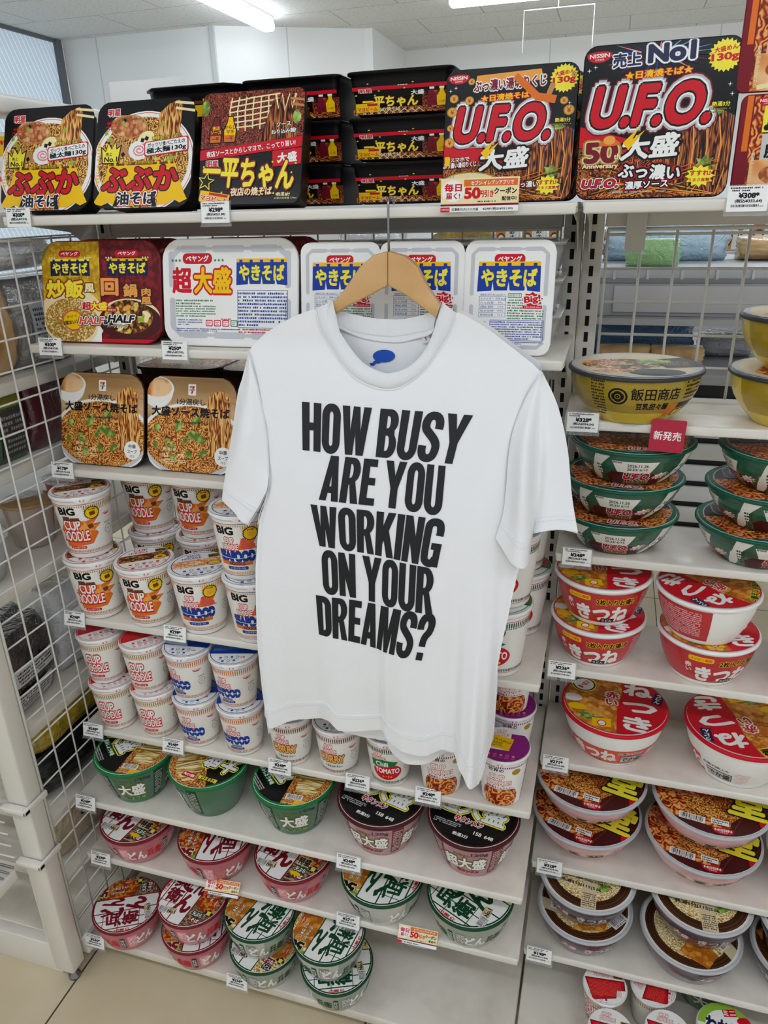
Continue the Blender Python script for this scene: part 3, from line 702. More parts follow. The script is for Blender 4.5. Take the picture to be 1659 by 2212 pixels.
def ippei_side():
    # y 0 (lid edge) .. 100 (underside)
    q = R(-45, 16, 45, 27, 'red') + R(20, 38, 47, 96, 'rednoodle') + poly([(-46, 78), (46, 80), (46, 98), (-46, 98)], 'darknoodle')
    for k in range(9): q += stroke([(-44 + k * 7, 98), (-38 + k * 7, 84)], 1, 'cream') + stroke([(-40 + k * 7, 84), (-34 + k * 7, 98)], 1, 'cream')
    f = lambda L: [([(a, 100 - b) for a, b in vs], fs, m) for vs, fs, m in L]
    t = T('明星', -33, 72, 11, 'red', 12, b=.04, out=(('white', .12),)) + T('一平ちゃん', -10, 38, 30, 'lemon', 52, b=.05, out=(('dred', .1),), rot=-2) + T('大盛', 16, 60, 13, 'white', 12, b=.05) + T('夜店の焼そば', -14, 16, 11, 'cream', 27, b=.03) + fine(-2, 82, 12, 86, 1, 'white', 3)
    for x, c in ((29, 'dred'), (38, 'yellow')): t += poly([(x - 4, 18), (x - 4.5, 45), (x - 1.5, 58), (x - 1.5, 70), (x + 2, 70), (x + 2, 58), (x + 4.5, 45), (x + 4, 18)], c) + T('一平', x, 28, 8, 'ink', 6) + R(x - 2, 66, x + 2.4, 72, 'white')
    t += xf(R(-11, -13, 11, 13, 'yellow') + R(0, 5, 10, 12, 'red') + T('マヨビーム', 0, -4, 11, 'red', 19, b=.04), -32, 22)
    for a, b in ((-42, 60), (-20, 70), (-24, 58), (4, 74), (12, 90), (-30, 92)): t += star(a, b, 1.4, .6, 5, 'lemon', ky=1.9)
    return q + f(t)
def ufo_letters(x, y, w, h):
    return T('U.F.O.', x, y, h, 'red', w, b=.05, shear=.18, out=(('dred', .2), ('silver', .17), ('white', .125), ('black', .085)))
def ufo(no1):
    L = R(-50, 0, 50, 108, 'black') + poly([(-50, 50), (-8, 38), (50, 30), (50, 0), (-50, 0)], 'red') + poly([(-50, 36), (-10, 30), (50, 24), (50, 0), (-50, 0)], 'darknoodle')
    L += poly([(14, 8), (10, 30), (8, 48), (22, 58), (40, 57), (50, 52), (50, 0), (30, 0)], 'dstrand')
    for k in range(9): L += stroke([(12 + k * 4, 52), (11 + k * 4.3 + (k % 2) * 2, 34), (13 + k * 4, 8)], .8, 'lorange' if k % 2 else 'brown')
    L += Cc(22, 54, 6, 'greens', 2, 12) + Cc(34, 55, 8, 'greens', 2, 12) + poly([(9, 30), (14, 41), (13, 36), (16, 30), (11, 26)], 'greens') + star(34, 22, 7, 4, 7, 'greens', ky=.9)
    rnd = random.Random(9)
    for k in range(40): L += stroke([(rnd.uniform(-48, 48), 2), (rnd.uniform(-48, 48), rnd.uniform(8, 26))], .6, rnd.choice(('lorange', 'brown', 'dbrown', 'orange')))
    L += xf(nissin(0, 0, .82), -40, 96, 2)
    L += star(39, 90, 10.5, 8.8, 22, 'lemon') + T('大盛めん', 39, 94, 3.2, 'red', 14, b=.04, rot=8) + T('130g', 39, 88.5, 5.4, 'red', 16, b=.05, rot=4)
    L += ufo_letters(-3, 62, 76, 25) if no1 else ufo_letters(-4, 60, 72, 25)
    L += T('★日清焼そば★', -1, 82 if no1 else 79.5, 4.6, 'yellow', 42, b=.04, out=(('red', .13),), rot=2)
    L += T('UNIDENTIFIED FLYING OBJECT', -22, 45.4 if no1 else 42.6, 1.3, 'lgrey', 26)
    L += xf(T('大盛', 0, 0, 15, 'white', 36, b=.06, out=(('black', .15),), shear=.15), -2, 35 if no1 else 33, 3)
    L += poly([(-20, 38), (-10, 48), (-14, 40), (-6, 46), (-16, 33)], 'yellow')
    L += T('熱湯3分', 40, 60, 3, 'lemon', b=.03) + fine(33, 54, 47, 58, 2, 'olive', 6)
    L += star(32, 14 if no1 else 12, 9.5, 7, 12, 'lemon', ky=.8) + T('すすれ!', 32, 16 if no1 else 14, 3.4, 'red', 13, b=.04) + T('うまさ直撃!', 32, 11.5 if no1 else 10, 2.2, 'red', 14, b=.03)
    for a, b in ((46, 66), (-46, 86), (-42, 88), (10, 92), (44, 72)): L += star(a, b, 1.6, .35, 4, 'white')
    if no1:
        for k in range(26):
            a = radians(k * 360 / 26 + 5); L += stroke([(-2 + 14 * cos(a), 93 + 4 * sin(a)), (-2 + 34 * cos(a), 93 + 13 * sin(a))], 1.1, rnd.choice(('blue', 'lblue', 'purple', 'pink', 'navy')), .1)
        L += xf(T('売上', -19, -1, 8.5, 'navy', b=.05, out=(('white', .14),)) + T('No1', 9, 1, 10.5, 'navy', 28, b=.06, out=(('white', .14),)), -3, 93, 2)
        L += T('50', -34, 32, 13, 'dred', 21, b=.05, out=(('gold', .16), ('cream', .1))) + Cc(-29, 38, 7, 'orange', 2) + Cc(-29, 40, 4, 'lorange', 3) + T('th', -23, 29, 3.6, 'cream', b=.04) + T('Anniversary', -34, 22.5, 3.8, 'cream', 24, b=.04, out=(('dred', .1),))
        L += T('U.F.O.', -33, 11, 5.5, 'red', 24, b=.04, shear=.18, out=(('white', .15), ('black', .08)))
        L += T('ぶっ濃い', -1, 18, 9.5, 'white', 40, b=.05, out=(('red', .24), ('black', .18)), rot=-4) + T('濃厚ソース', -2, 9.5, 5.2, 'white', 28, b=.04, out=(('red', .26), ('black', .2)), rot=2)
        L += fine(-26, 4, 46, 5.5, 1, 'lgrey', 8)
    else:
        for x, y, r in ((-43, 80, 3.4), (-44, 70, 4), (-45, 58, 2.6), (-45, 47, 4), (40, 74, 3), (44, 67, 4), (28, 78, 2.4), (-31, 78, 3.4), (-30, 92, 2.6), (24, 92, 2.6), (46, 92, 2)): L += coin(x, y, r)
        L += poly([(-26, 96), (22, 98), (24, 90), (-27, 88)], 'lorange') + T('ぶっ濃い湯切りくじ', -1, 89, 8, 'dred', 54, b=.05, out=(('white', .15),), rot=2)
        L += stroke([(3, 94), (12, 86), (20, 78), (34, 75)], 5, 'orange', 6) + xf(R(-2, -4, 2, 4, 'tan', 1), 30, 83, -20)
        L += xf(T('スマホで', 0, 7, 3.2, 'white', b=.03, out=(('dred', .15),)) + T('ぶっ濃い湯切りくじ', 0, 2.5, 4, 'white', 26, b=.04, out=(('dred', .16),)), -36, 27, 3) + R(-48, 29, -44, 36, 'yellow', 1)
        L += Cc(-28, 14, 24, 'gold', 10) + Cc(-28, 14, 23, 'cream', 9) + T('選べるペイポイント', -24, 18, 2.6, 'ink', 30, b=.02) + T('3,000', -34, 13, 4.6, 'yellow', 16, b=.05, out=(('ink', .13),)) + T('円分当たる!', -17, 13, 3.4, 'ink', 17, b=.03) + T('UFOグッズ当たる!', -26, 7.5, 3, 'red', 28, b=.03) + T('必ずもらえる', -46, 20, 2.4, 'ink', 12)
        L += T('ぶっ濃い', 16, 13, 4.5, 'white', 18, b=.04, out=(('red', .2), ('black', .14)))
    return L
def noren(x, y, s, yl='yellow', nb='navy', edge='white'):
    L = R(-23, 9, 23, 12, yl)
    for k in range(5): L += R(-19 + k * 9.5 - 1.4, 8.4, -19 + k * 9.5 + 1.4, 11, nb)
    L += poly([(-23, 9), (23, 9), (23.5, -9.5), (14, -8.6), (12.6, -2), (12, -8.6), (1, -8.6), (0, -2), (-1, -8.6), (-11, -8.6), (-12, -2), (-12.8, -8.8), (-23.5, -9.5)], nb)
    L += T('やきそば', 0, .6, 12, 'lemon', 41, b=.05)
    return xf(L, x, y, 0, s)
def peyo(x, y, s): return xf(R(-13, -4, 13, 4, 'red', 3.6) + T('ペヤング', 0, 0, 4.6, 'white', 20, b=.04), x, y, 0, s)
def halfhalf():
    L = R(-50, 0, 0, 90, 'goldfloral') + R(0, 0, 50, 90, 'redfloral') + poly([(-50, 90), (-40, 90), (-50, 70)], 'olive')
    L += Cc(-25, 22, 29, 'cream', 27, 40) + Cc(-26, 20, 23, 'rice', 20, 40)
    L += poly([(0, 0), (0, 30), (-4, 8), (-10, 0)], 'white') + Cc(24, 24, 25, 'cream', 16, 36) + Cc(24, 20, 26, 'maroon', 17, 40) + Cc(23, 24, 20, 'stirfry', 15, 36)
    L = rect_clip(L, -50, 0, 50, 90) + R(0, 0, 50, 4, 'red') 
    rnd = random.Random(2)
    for k in range(9): L += xf(Cc(0, 0, 4, rnd.choice(('lgreen', 'egg', 'cream', 'lorange')), 2, 10), rnd.uniform(10, 38), rnd.uniform(14, 34), rnd.uniform(0, 180))
    for x in (-25, 23):
        L += peyo(x, 79, .72) + noren(x, 66, .72, 'lemon' if x < 0 else 'yellow', 'navy')
        L += T('★★★', x - 15, 75.5, 1.8, 'white') + T('★★★', x + 15, 75.5, 1.8, 'white')
    L += T('炒飯', -30, 48, 15, 'lemon', 31, b=.04, out=(('brown', .13), ('orange', .07))) + T('風', -9, 49, 7.5, 'egg', b=.04, out=(('brown', .16),))
    L += T('回', 8, 50, 14, 'lorange', b=.05, out=(('dbrown', .12), ('coral', .07))) + T('鍋', 25, 47, 11, 'lorange', b=.04, out=(('dbrown', .14),)) + T('肉風', 38, 42, 14, 'lorange', 8, b=.04, out=(('dbrown', .14),), vert=True)
    L += T('チャーハン', -20, 57.5, 2.4, 'ink', 18) + T('ホイコーロー', 22, 57.5, 2.4, 'ink', 22)
    L += star(-24, 20, 9, 7.6, 22, 'yellow') + ring(-24, 20, 9.2, 8.2, 'coral') + T('3度おいしい', -24, 18.5, 3.8, 'ink', 17, b=.04, rot=8) + T('まぜて', -25, 23.5, 2.4, 'ink', 9, rot=8)
    L += T('超', -12, 33, 7, 'red', b=.05, out=(('white', .14),)) + T('大', -5, 33, 7, 'lemon', b=.05, out=(('red', .16),)) + T('盛', 2, 33, 7, 'lemon', b=.05, out=(('red', .16),)) + R(5, 28, 14, 31.5, 'red', 1.4) + T('熱湯3分', 9.5, 29.8, 2, 'white', 7)
    L += T('HALF', -8, 20, 6.2, 'coral', 20, b=.05, shear=.2, out=(('ink', .2), ('white', .13))) + T('&', 4, 19, 4, 'ink', b=.05, out=(('white', .16),)) + T('HALF', 17, 22, 6.4, 'ink', 21, b=.05, shear=.2, out=(('white', .14),)) + T('ハーフ&ハーフ', 14, 15.5, 2.8, 'white', 17, b=.03, out=(('ink', .14),), shear=.2)
    return L
EMB_SHADE = mat('emboss_shade', '#c4c6cc', .35, coat=.3)  # grey that paints the shade of lid channels onto flat shapes
def emboss_shade_frame(w, h, m0, lip):
    """flat grey shapes painting the shade of recessed channels round the edge of a white tray lid"""
    L = []
    x0, x1, y0, y1 = -50 + lip, 50 - lip, lip, h - lip; t = 4.4
    for a, b in ((.06, .44), (.5, .94)):
        L += R(x0, y0 + (y1 - y0) * a + 3, x0 + t, y0 + (y1 - y0) * b, EMB_SHADE, 2) + R(x1 - t, y0 + (y1 - y0) * a + 3, x1, y0 + (y1 - y0) * b, EMB_SHADE, 2)
    for yy in (y0, y1 - t):
        L += R(-34, yy + t * .25, 34, yy + t * .75, EMB_SHADE) + R(-36, yy, -16, yy + t, EMB_SHADE, 2) + R(-12, yy, 12, yy + t, EMB_SHADE, 2) + R(16, yy, 36, yy + t, EMB_SHADE, 2)
    for sx in (1, -1):
        for yy, sy in ((y0, 1), (y1, -1)): L += stroke([(sx * (x1 - 1.5), yy + sy * 8), (sx * (x1 - 9), yy + sy * 1.5)], t * .8, EMB_SHADE)
    return L
def peyoung_big():
    L = R(-50, 0, 50, 90, 'white') + emboss_shade_frame(100, 70.5, 0, 5.2)
    L += peyo(-23, 57, .85) + T('★★★', -39, 56, 2.4, 'green') + T('★★★', -7, 56, 2.4, 'green')
    L += T('超', -35, 43, 16, 'red', 14, b=.07) + T('大盛', -12, 43, 16, 'yellow', 27, b=.05, out=(('red', .13),))
    L += noren(24, 47.5, .78, 'yellow', 'blue')
    L += fine(-40, 27, -12, 31, 2, 'green', 1) + fine(-40, 19, -10, 27, 5, 'green', 2) + fine(7, 13.5, 42, 36, 10, 'blue', 3) + fine(-40, 9.5, 8, 12, 2, 'blue', 4) + fine(7, 9, 42, 12.5, 2, 'red', 5) + fine(-6, 17, 7, 19, 1, 'red', 7)
    L += ring(24, 24.7, 0, .01, 'blue') + R(6.3, 12.6, 42.7, 12.9, 'blue') + R(6.3, 36.6, 42.7, 36.9, 'blue') + R(6.3, 12.6, 6.6, 36.9, 'blue') + R(42.4, 12.6, 42.7, 36.9, 'blue')
    L += fine(-39, 13.4, -20, 18, 3, 'blue', 8, .5)
    for k, c in enumerate(('red', 'red', 'red', 'green')):
        x = -15 + k * 6.2; L += R(x - 2.6, 13.2, x + 2.6, 17.4, c, .6) + R(x - 2, 13.8, x + 2, 16.8, 'white', .4) + fine(x - 1.6, 14.2, x + 1.6, 16.4, 2, c, k)
    return L
def peyoung():
    h = 123
    L = R(-50, 0, 50, 140, 'white') + emboss_shade_frame(100, h, 0, 7)
    L += peyo(0, 103.5, 1.3) + T('★★★', -27, 99, 3, 'green') + T('★★★', 27, 99, 3, 'green') + noren(0, 83, 1.48, 'yellow', 'blue')
    L += T('栄養成分表示1食(120g)当たり', -17, 65.5, 2.6, 'blue', 28)
    for k, (a, v) in enumerate((('エネルギー', '544 kcal'), ('たん白質', '8.9 g'), ('脂質', '27.6 g'), ('炭水化物', '64.9 g'), ('食塩相当量', '3.6 g'))):
        y = 61.5 - k * 4.4; L += T(a, -23, y, 2.6, 'blue', 15) + T(v, -8, y, 2.4, 'blue') + R(-32, y - 2.3, -2, y - 2, 'blue')
    L += R(-32, 41.6, -31.6, 64, 'blue') + R(-2.4, 41.6, -2, 64, 'blue') + R(-32, 63.8, -2, 64.2, 'blue')
    L += R(0, 62.6, 15, 67.2, 'green') + R(.6, 63.2, 14.4, 66.6, 'white') + T('調理方法', 7.5, 65, 2.8, 'green', 12) + fine(0, 39, 17, 61.5, 8, 'green', 11) + fine(17, 39, 40, 50, 4, 'green', 12)
    L += star(27, 60.5, 12, 9, 9, 'red', ky=.72) + T('Big!', 27, 60.5, 8.5, 'red', 17, b=.05, out=(('white', .16),), rot=8) + R(17, 51, 38, 54.4, 'red') + T('お湯の目安量 480ml', 27.5, 52.7, 1.8, 'white', 18)
    L += fine(-18, 17, 40, 37.5, 8, 'blue', 13) + R(-19, 16, 41, 16.5, 'blue') + R(-19, 38, 41, 38.5, 'blue') + R(-19, 16, -18.5, 38, 'blue') + R(40.5, 16, 41, 38, 'blue') + fine(-14, 11.8, 40, 15.4, 2, 'blue', 14)
    L += T('NET:120g', -28, 36, 2.6, 'green', 9) + Cc(-28, 26, 5, 'green', 4.6) + Cc(-28.6, 23.6, 4, 'white', 3.6)
    return L
def seven_noodle():
    L = R(-50, 0, 50, 96, 'wood') + Cc(0, 31, 58, 'white', 38, 44) + Cc(0, 30, 55, 'lgrey', 36, 44) + Cc(0, 32, 53, 'yakisoba', 34, 44)
    L += poly([(20, 18), (19, 50), (17, 70), (22, 79), (33, 82), (42, 78), (43, 60), (45, 36), (44, 14)], 'strand') + stroke([(34, 79), (52, 75)], 1.6, 'tan') + stroke([(36, 73), (52, 69)], 1.6, 'tan')
    rnd = random.Random(4)
    for x, y, r in ((-38, 43, 6), (-22, 24, 6), (-14, 46, 8), (-26, 30, 5), (2, 38, 8), (-6, 32, 5), (10, 34, 8), (-20, 14, 6), (-2, 18, 6), (14, 20, 6), (-40, 26, 5), (6, 52, 7)):
        L += xf(star(0, 0, r, r * .7, 5, 'greens', ky=.6), x, y, rnd.uniform(0, 180))
    L += Cc(-38, 80, 18, 'white', 17, 30, 0, 180, 360) + Cc(-38, 82, 19, 'white', 12) + Cc(-38, 83, 16.5, 'broth', 9.6)
    L += logo7(1, 82, .85) + T('1分湯戻し', 0, 70, 6.2, 'ink', 31, b=.02) + T('大盛ソース焼そば', -1, 60, 9.2, 'ink', 86, b=.045) + T('Fried Noodles with Sauce', 0, 50, 2.9, 'ink', 39, b=.02)
    L += T('熱湯1分', -24, 22, 3.4, 'cream', 15, b=.02) + T('163', -29, 16, 4, 'cream', b=.03) + T('795', -11, 16, 4, 'cream', b=.03) + fine(-33, 7, -5, 12.5, 3, 'cream', 4)
    L += Cc(36, 18, 9.5, 'white') + T('中華', 36, 22, 4.2, 'ink', b=.02) + T('スープ', 36, 16.8, 3.8, 'ink', 11, b=.02) + T('付き', 36, 12, 2.6, 'ink')
    return L
def seven_side():
    f = lambda L: [([(a, 100 - b) for a, b in vs], fs, m) for vs, fs, m in L]
    return R(-46, 0, 46, 100, 'dbrown') + f(ring(30, 50, 0, 6, 'white', 24, ky=1.9) + T('中華', 30, 60, 9, 'ink', 6) + T('スープ', 30, 46, 8, 'ink', 8) + T('大盛ソース焼そば', -12, 45, 14, 'black', 46, b=.04))
def ramen_pack():
    L = R(-50, 0, 50, 67, 'dred') + R(-41, 0, 50, 67, 'redbroth') + R(-39, 0, 50, 24, 'broth') + R(-34, 42, 50, 59, 'lemon') + R(-33, 24, 50, 41, 'lgrey')
    L += T('タクシー運転手', -8, 56.5, 3, 'ink', 44, b=.03) + T('本当は', -20, 51, 5.4, 'red', 22, b=.05, out=(('white', .12),)) + T('ウマい', -15, 45, 5.4, 'red', 24, b=.05, out=(('white', .12),))
    L += T('博龍軒', -6, 37.5, 5, 'ink', 24, b=.03) + T('豚骨', -19, 29.5, 8.4, 'ink', 22, b=.05) + Cc(-18, 14, 14, 'pork', 7) + Cc(4, 10, 16, 'pork', 8) + Cc(-4, 19, 7, 'black', 4)
    L += stroke([(-36, 3), (-10, 7), (50, 4)], 3, 'cream') + T('創業からのこだわり', -37.5, 16, 26, 'cream', 2.6, vert=True, b=.02) + Cc(-31, 45, 2, 'ink') + Cc(-29, 47.6, 2, 'ink') + R(-46, 30, -42, 67, 'orange')
    L += xf(nissin(0, 0, .62), -33, 63)
    return L
# ---------------------------------------------------------------- cups (x = mm along the wall from the front, y = mm up; lids in 1/100 radius)
def cup_bands(H, c, line='red'):
    return R(-120, H * .885, 120, H * .893, line) + ticks(-120, 120, H * .80, H * .872, 74, c) + ticks(-120, 120, H * .775, H * .792, 74, c) + R(-120, H * .085, 120, H * .092, line) + ticks(-120, 120, H * .105, H * .145, 84, c)
def cup_logo(x, y, s, c='red', fill='white', small=False):
    return xf(T('CUP', -1, 13, 20, fill, 30, b=.04, out=((c, .14),)) + T('NOODLE', 0, -9, 19, fill, 52, b=.03, out=((c, .13),)) + R(-28, -21.5, 26, -20, c), x, y, 0, s)
def jas(x, y, s=1, c='dgrey'): return xf(ring(0, 0, 6.6, 7.2, c) + T('JAS', -1, 0, 3, c, b=.01) + fine(-7, 10, 7, 13, 2, c, 2) + fine(-4, -12, 4, -9, 2, 'lgrey', 3), x, y, 0, s)
def nis(x, y, s=1.): return xf(Cc(0, 0, 7, 'red', 4.4, 20, 0, 178, 362) + T('NISSIN', 0, -1.1, 1.9, 'white', 11, b=.03), x, y, 0, s)
def cup_classic(H=94):
    return cup_bands(H, 'gold') + cup_logo(-24, H * .47, .86, 'red') + R(-38, H * .17, -10, H * .225, 'red', 2) + T('カップヌードル', -24, H * .198, 3, 'white', 22, b=.03) + jas(30, H * .42) + nis(22, H * .72) + jas(-100, H * .4)
def cup_seafood(H=94):
    return cup_bands(H, 'orange', 'blue') + cup_logo(-20, H * .58, .5, 'red') + T('SEAFOOD', -18, H * .38, 15, 'blue', 52, b=.06, out=(('blue', .1),)) + R(-44, H * .375, 8, H * .385, 'white') + T('NOODLE', -16, H * .25, 4, 'navy', 19, b=.04) + R(-30, H * .165, -2, H * .215, 'blue', 2) + T('シーフードヌードル', -16, H * .19, 2.6, 'white', 22, b=.02) + jas(30, H * .42, .9) + nis(22, H * .7)
def cup_curry(H=94):
    return cup_bands(H, 'brown', 'red') + cup_logo(-14, H * .62, .46, 'red') + T('CURRY', -12, H * .41, 16, 'lorange', 46, b=.06, out=(('ink', .12),)) + T('うまみふか カレー', -8, H * .24, 5, 'ink', 32, b=.03) + jas(30, H * .42, .9) + nis(26, H * .66)
def cup_chili(H=94):
    return cup_bands(H, 'dgreen', 'red') + cup_logo(-14, H * .68, .46, 'red') + Cc(0, H * .36, 25, 'red', 17) + poly([(-26, H * .46), (-26, H * .6), (-6, H * .64), (18, H * .58), (12, H * .5), (-4, H * .47)], 'green') + T('Chili', -8, H * .535, 9, 'white', 20, b=.03) + T('TOMATO', 0, H * .38, 10, 'white', 42, b=.04) + T('ヌードル', 0, H * .25, 4, 'yellow', 18, b=.03) + jas(36, H * .42, .8)
def cup_tomyum(H=94):
    L = R(-120, 2, 120, 92, 'purple') + R(-46, 2, 46, 90, 'white') + Cc(0, H * .2, 31, 'redbroth', 30, 36)
    L = rect_clip(L, -120, 2, 120, 90)
    L += R(-46, H * .4, 46, H * .47, 'white') + T('世界の', -6, H * .82, 7, 'ink', 22, b=.03) + T('CUP', -5, H * .66, 11, 'white', 22, b=.04, out=(('red', .1),)) + T('NOODLES', -2, H * .53, 10, 'white', 40, b=.04, out=(('red', .1),)) + T('香味香るトムヤムクン', 0, H * .43, 4.6, 'purple', 44, b=.04) + Cc(24, H * .77, 7, 'gold', 6) + ticks(-46, 46, H * .86, H * .9, 30, 'purple')
    return L
def big_mark(H, c): return T('BIG', -27, H * .79, 12, 'black', 26, b=.07) + xf(star(0, 0, 12.4, 10.4, 26, 'black') + Cc(0, 0, 9.8, 'yellow') + xf(R(-4, -3.4, 4.4, 3.6, c, 1), 0, -1, 12) + T('具材増量', 0, 6.4, 2.4, 'black', 10, b=.02), 11, H * .74)
def big_classic(H=111):
    L = cup_bands(H, 'gold')
    L += poly([(-42, H * .2), (-44, H * .52), (-30, H * .66), (0, H * .62), (22, H * .68), (10, H * .56), (24, H * .55), (12, H * .46), (18, H * .4), (6, H * .24)], 'orange') + xf(star(0, 0, 22, 9, 9, 'lorange', ky=.7), -2, H * .5)
    L += cup_logo(-22, H * .46, .92, 'red') + xf(R(-4, -4, 4, 4, 'brown', 1), 6, H * .53, 20) + xf(R(-6, -4, 6, 4, 'brown', 1), -30, H * .67) + xf(R(-7, -3, 7, 3, 'brown', 1), -16, H * .66) + R(-36, H * .17, -6, H * .215, 'red', 2) + T('カップヌードル', -21, H * .193, 3, 'white', 24, b=.03)
    return L + R(-48, H * .73, -2, H * .85, 'cupwhite') + big_mark(H, 'brown') + nis(36, H * .68) + jas(38, H * .4, 1.1)
def big_sea(H=111):
    L = cup_bands(H, 'lorange', 'blue') + poly([(-10, H * .5), (-4, H * .64), (20, H * .66), (12, H * .56), (22, H * .5)], 'orange') + cup_logo(-22, H * .58, .5, 'red') + R(-4, H * .5, 4, H * .68, 'coral', 3) + Cc(9, H * .55, 8, 'coral', 6)
    L += T('SEAFOOD', -14, H * .39, 17, 'blue', 60, b=.06, out=(('navy', .1),)) + stroke([(-44, H * .37), (-10, H * .36), (18, H * .4)], .8, 'white') + R(-44, H * .25, 12, H * .31, 'orange') + T('NOODLE', -14, H * .28, 5, 'navy', 26, b=.05) + R(-32, H * .18, 4, H * .23, 'blue', 2) + T('シーフードヌードル', -14, H * .205, 3, 'white', 26, b=.02)
    return L + R(-48, H * .73, -2, H * .85, 'cupwhite') + big_mark(H, 'lorange') + jas(40, H * .4, .9)
def big_chili(H=111):
    L = cup_bands(H, 'dgreen', 'red') + Cc(2, H * .36, 30, 'red', 19) + poly([(-30, H * .46), (-30, H * .6), (-6, H * .64), (24, H * .56), (14, H * .5), (-4, H * .47)], 'green') + T('Chili', -8, H * .535, 10, 'white', 24, b=.03) + T('TOMATO', 4, H * .37, 13, 'white', 46, b=.04) + R(-10, H * .23, 18, H * .275, 'yellow', 2) + T('ヌードル', 4, H * .252, 3.4, 'red', 18, b=.03)
    return L + R(-48, H * .73, -2, H * .85, 'cupwhite') + big_mark(H, 'brown')
def icons(y, c='red', n=5):
    L = []
    for k in range(n):
        x = -46 + k * 22; L += (ring(x, y, 4.5, 6.5, c, 16) if k % 2 else R(x - 5, y - 5, x + 5, y + 5, c, 1)) + fine(x - 8, y - 16, x + 8, y - 10, 2, c, k)
    return L
def lid_classic(): return disc_clip(Cc(0, 0, 96, 'white') + poly([(-96, -12), (96, -12), (96, 96), (-96, 96)], 'coral') + poly([(-90, -8), (94, -8), (90, 90), (-90, 90)], 'red') + fine(-80, 0, 80, 60, 12, 'coral', 3) + ring(0, 0, 88, 91, 'pink', 50) + icons(-34, 'red', 6) + icons(-62, 'pink', 5) + T('CUP NOODLE', 0, -48, 8, 'pink', 60, b=.02), 95)
def lid_sea(): return disc_clip(Cc(0, 0, 96, 'white') + poly([(-96, -6), (96, -30), (96, 96), (-96, 96)], 'blue') + fine(-80, 10, 80, 70, 12, 'lblue', 3) + ring(0, 0, 88, 91, 'blue', 50) + icons(-42, 'blue', 4) + xf(icons(-66, 'blue', 3), 10) + T('注意', 40, -48, 9, 'red', b=.02), 95)
def lid_curry(): return disc_clip(Cc(0, 0, 96, 'white') + poly([(-96, -10), (96, -30), (96, 96), (-96, 96)], 'yellow') + fine(-80, 10, 80, 70, 12, 'gold', 3) + ring(0, 0, 88, 91, 'dgrey', 50) + icons(-44, 'dgrey', 5) + xf(icons(-66, 'dgrey', 3), 10), 95)
def lid_chili(): return disc_clip(Cc(0, 0, 96, 'white') + poly([(-96, 10), (96, -10), (96, 96), (-96, 96)], 'green') + poly([(10, 20), (90, 10), (60, 90)], 'red') + Cc(20, -8, 46, 'redbroth', 34) + Cc(40, 0, 24, 'yellow', 16) + T('BIG', 50, 34, 20, 'black', b=.05) + ring(0, 0, 88, 91, 'green', 50) + icons(-60, 'dgrey', 4), 95)
def lid_tomyum(): return disc_clip(Cc(0, 0, 96, 'white') + poly([(-96, -34), (96, -34), (96, -96), (-96, -96)], 'purple') + poly([(24, -40), (96, -40), (96, 62), (24, 62)], 'purple') + T('CUP', -14, 70, 15, 'white', 34, b=.03, out=(('red', .1),)) + T('NOODLES', -14, 52, 14, 'white', 60, b=.03, out=(('red', .1),)) + xf(R(-62, -34, 36, 34, 'yellow') + T('TOM YUM', -18, 10, 13, 'ink', 58) + T('PASTE', -18, -8, 12, 'ink', 44) + fine(-56, -28, 10, -18, 2, 'ink', 3) + T('CUP', 22, 8, 9, 'red', 22, b=.03), -6, 6, -12) + icons(-62, 'pink', 5), 95)
def lid_big(mix, c, t):
    return disc_clip(Cc(0, 0, 96, 'white') + ring(0, 0, 84, 87, c, 50) + rect_clip(Cc(0, 0, 83, mix), -96, -18, 96, 34) + R(40, 36, 96, 60, 'olive') + T('BIG', 56, 48, 15, 'black', b=.05) + T(t[0], -8, 66, 15, c, b=.03, w=44) + T(t[1], -16, 48, 13, c, b=.03, w=62) + star(52, -8, 25, 21, 18, 'black', ky=.8) + Cc(52, -8, 20, 'yellow', 15) + Cc(52, -9, 9, mix, 7) + icons(-42, c, 6) + xf(icons(-68, c, 4), 8), 95)
# ---------------------------------------------------------------- bowls
def donbei_body(c, q):
    L = R(-130, 6, 130, 62, 'clearp' if c == 'red' else 'clearg')
    for k in (-1, 0, 1, 2):
        x = -30 + k * 88
        L += T('どん', x - 22, 32, 24, 'white', 30, b=.06) + T('兵衛', x + 8, 32, 22, c, 26, b=.05) + R(x + 24, 14, x + 32, 50, 'dgrey' if c == 'red' else 'dgreen', 2) + fine(x + 25, 18, x + 31, 46, 5, 'white', k) + R(x + 36, 12, x + 52, 52, q, 2) + fine(x + 38, 16, x + 50, 48, 8, 'white', k + 3)
    return L
mat('clearp', '#b8606c', .3, coat=.5); mat('clearg', '#8f9c90', .3, coat=.5); mat('clearm', '#b07c86', .3, coat=.5)
mat('bowlpink', '#d9a9ae', .3, coat=.5); mat('bowlgreen', '#1e6140', .3, coat=.6); mat('bowlclear', '#b9bdb6', .3, coat=.5); mat('bowlgold', '#e2c63c', .3, coat=.6, metal=.15); mat('bowlred', '#c01c28', .35, coat=.4); mat('bowlplum', '#5a4650', .3, coat=.6); mat('rimdark', '#221e1c', .35, coat=.4); mat('bowlteal', '#0b5540', .3, coat=.5)
for k_ in ('clearp', 'clearg', 'clearm', 'bowlpink', 'bowlgreen', 'bowlclear', 'bowlgold', 'bowlplum', 'bowlteal'): wrap_coat(MATS[k_], .5, 55)
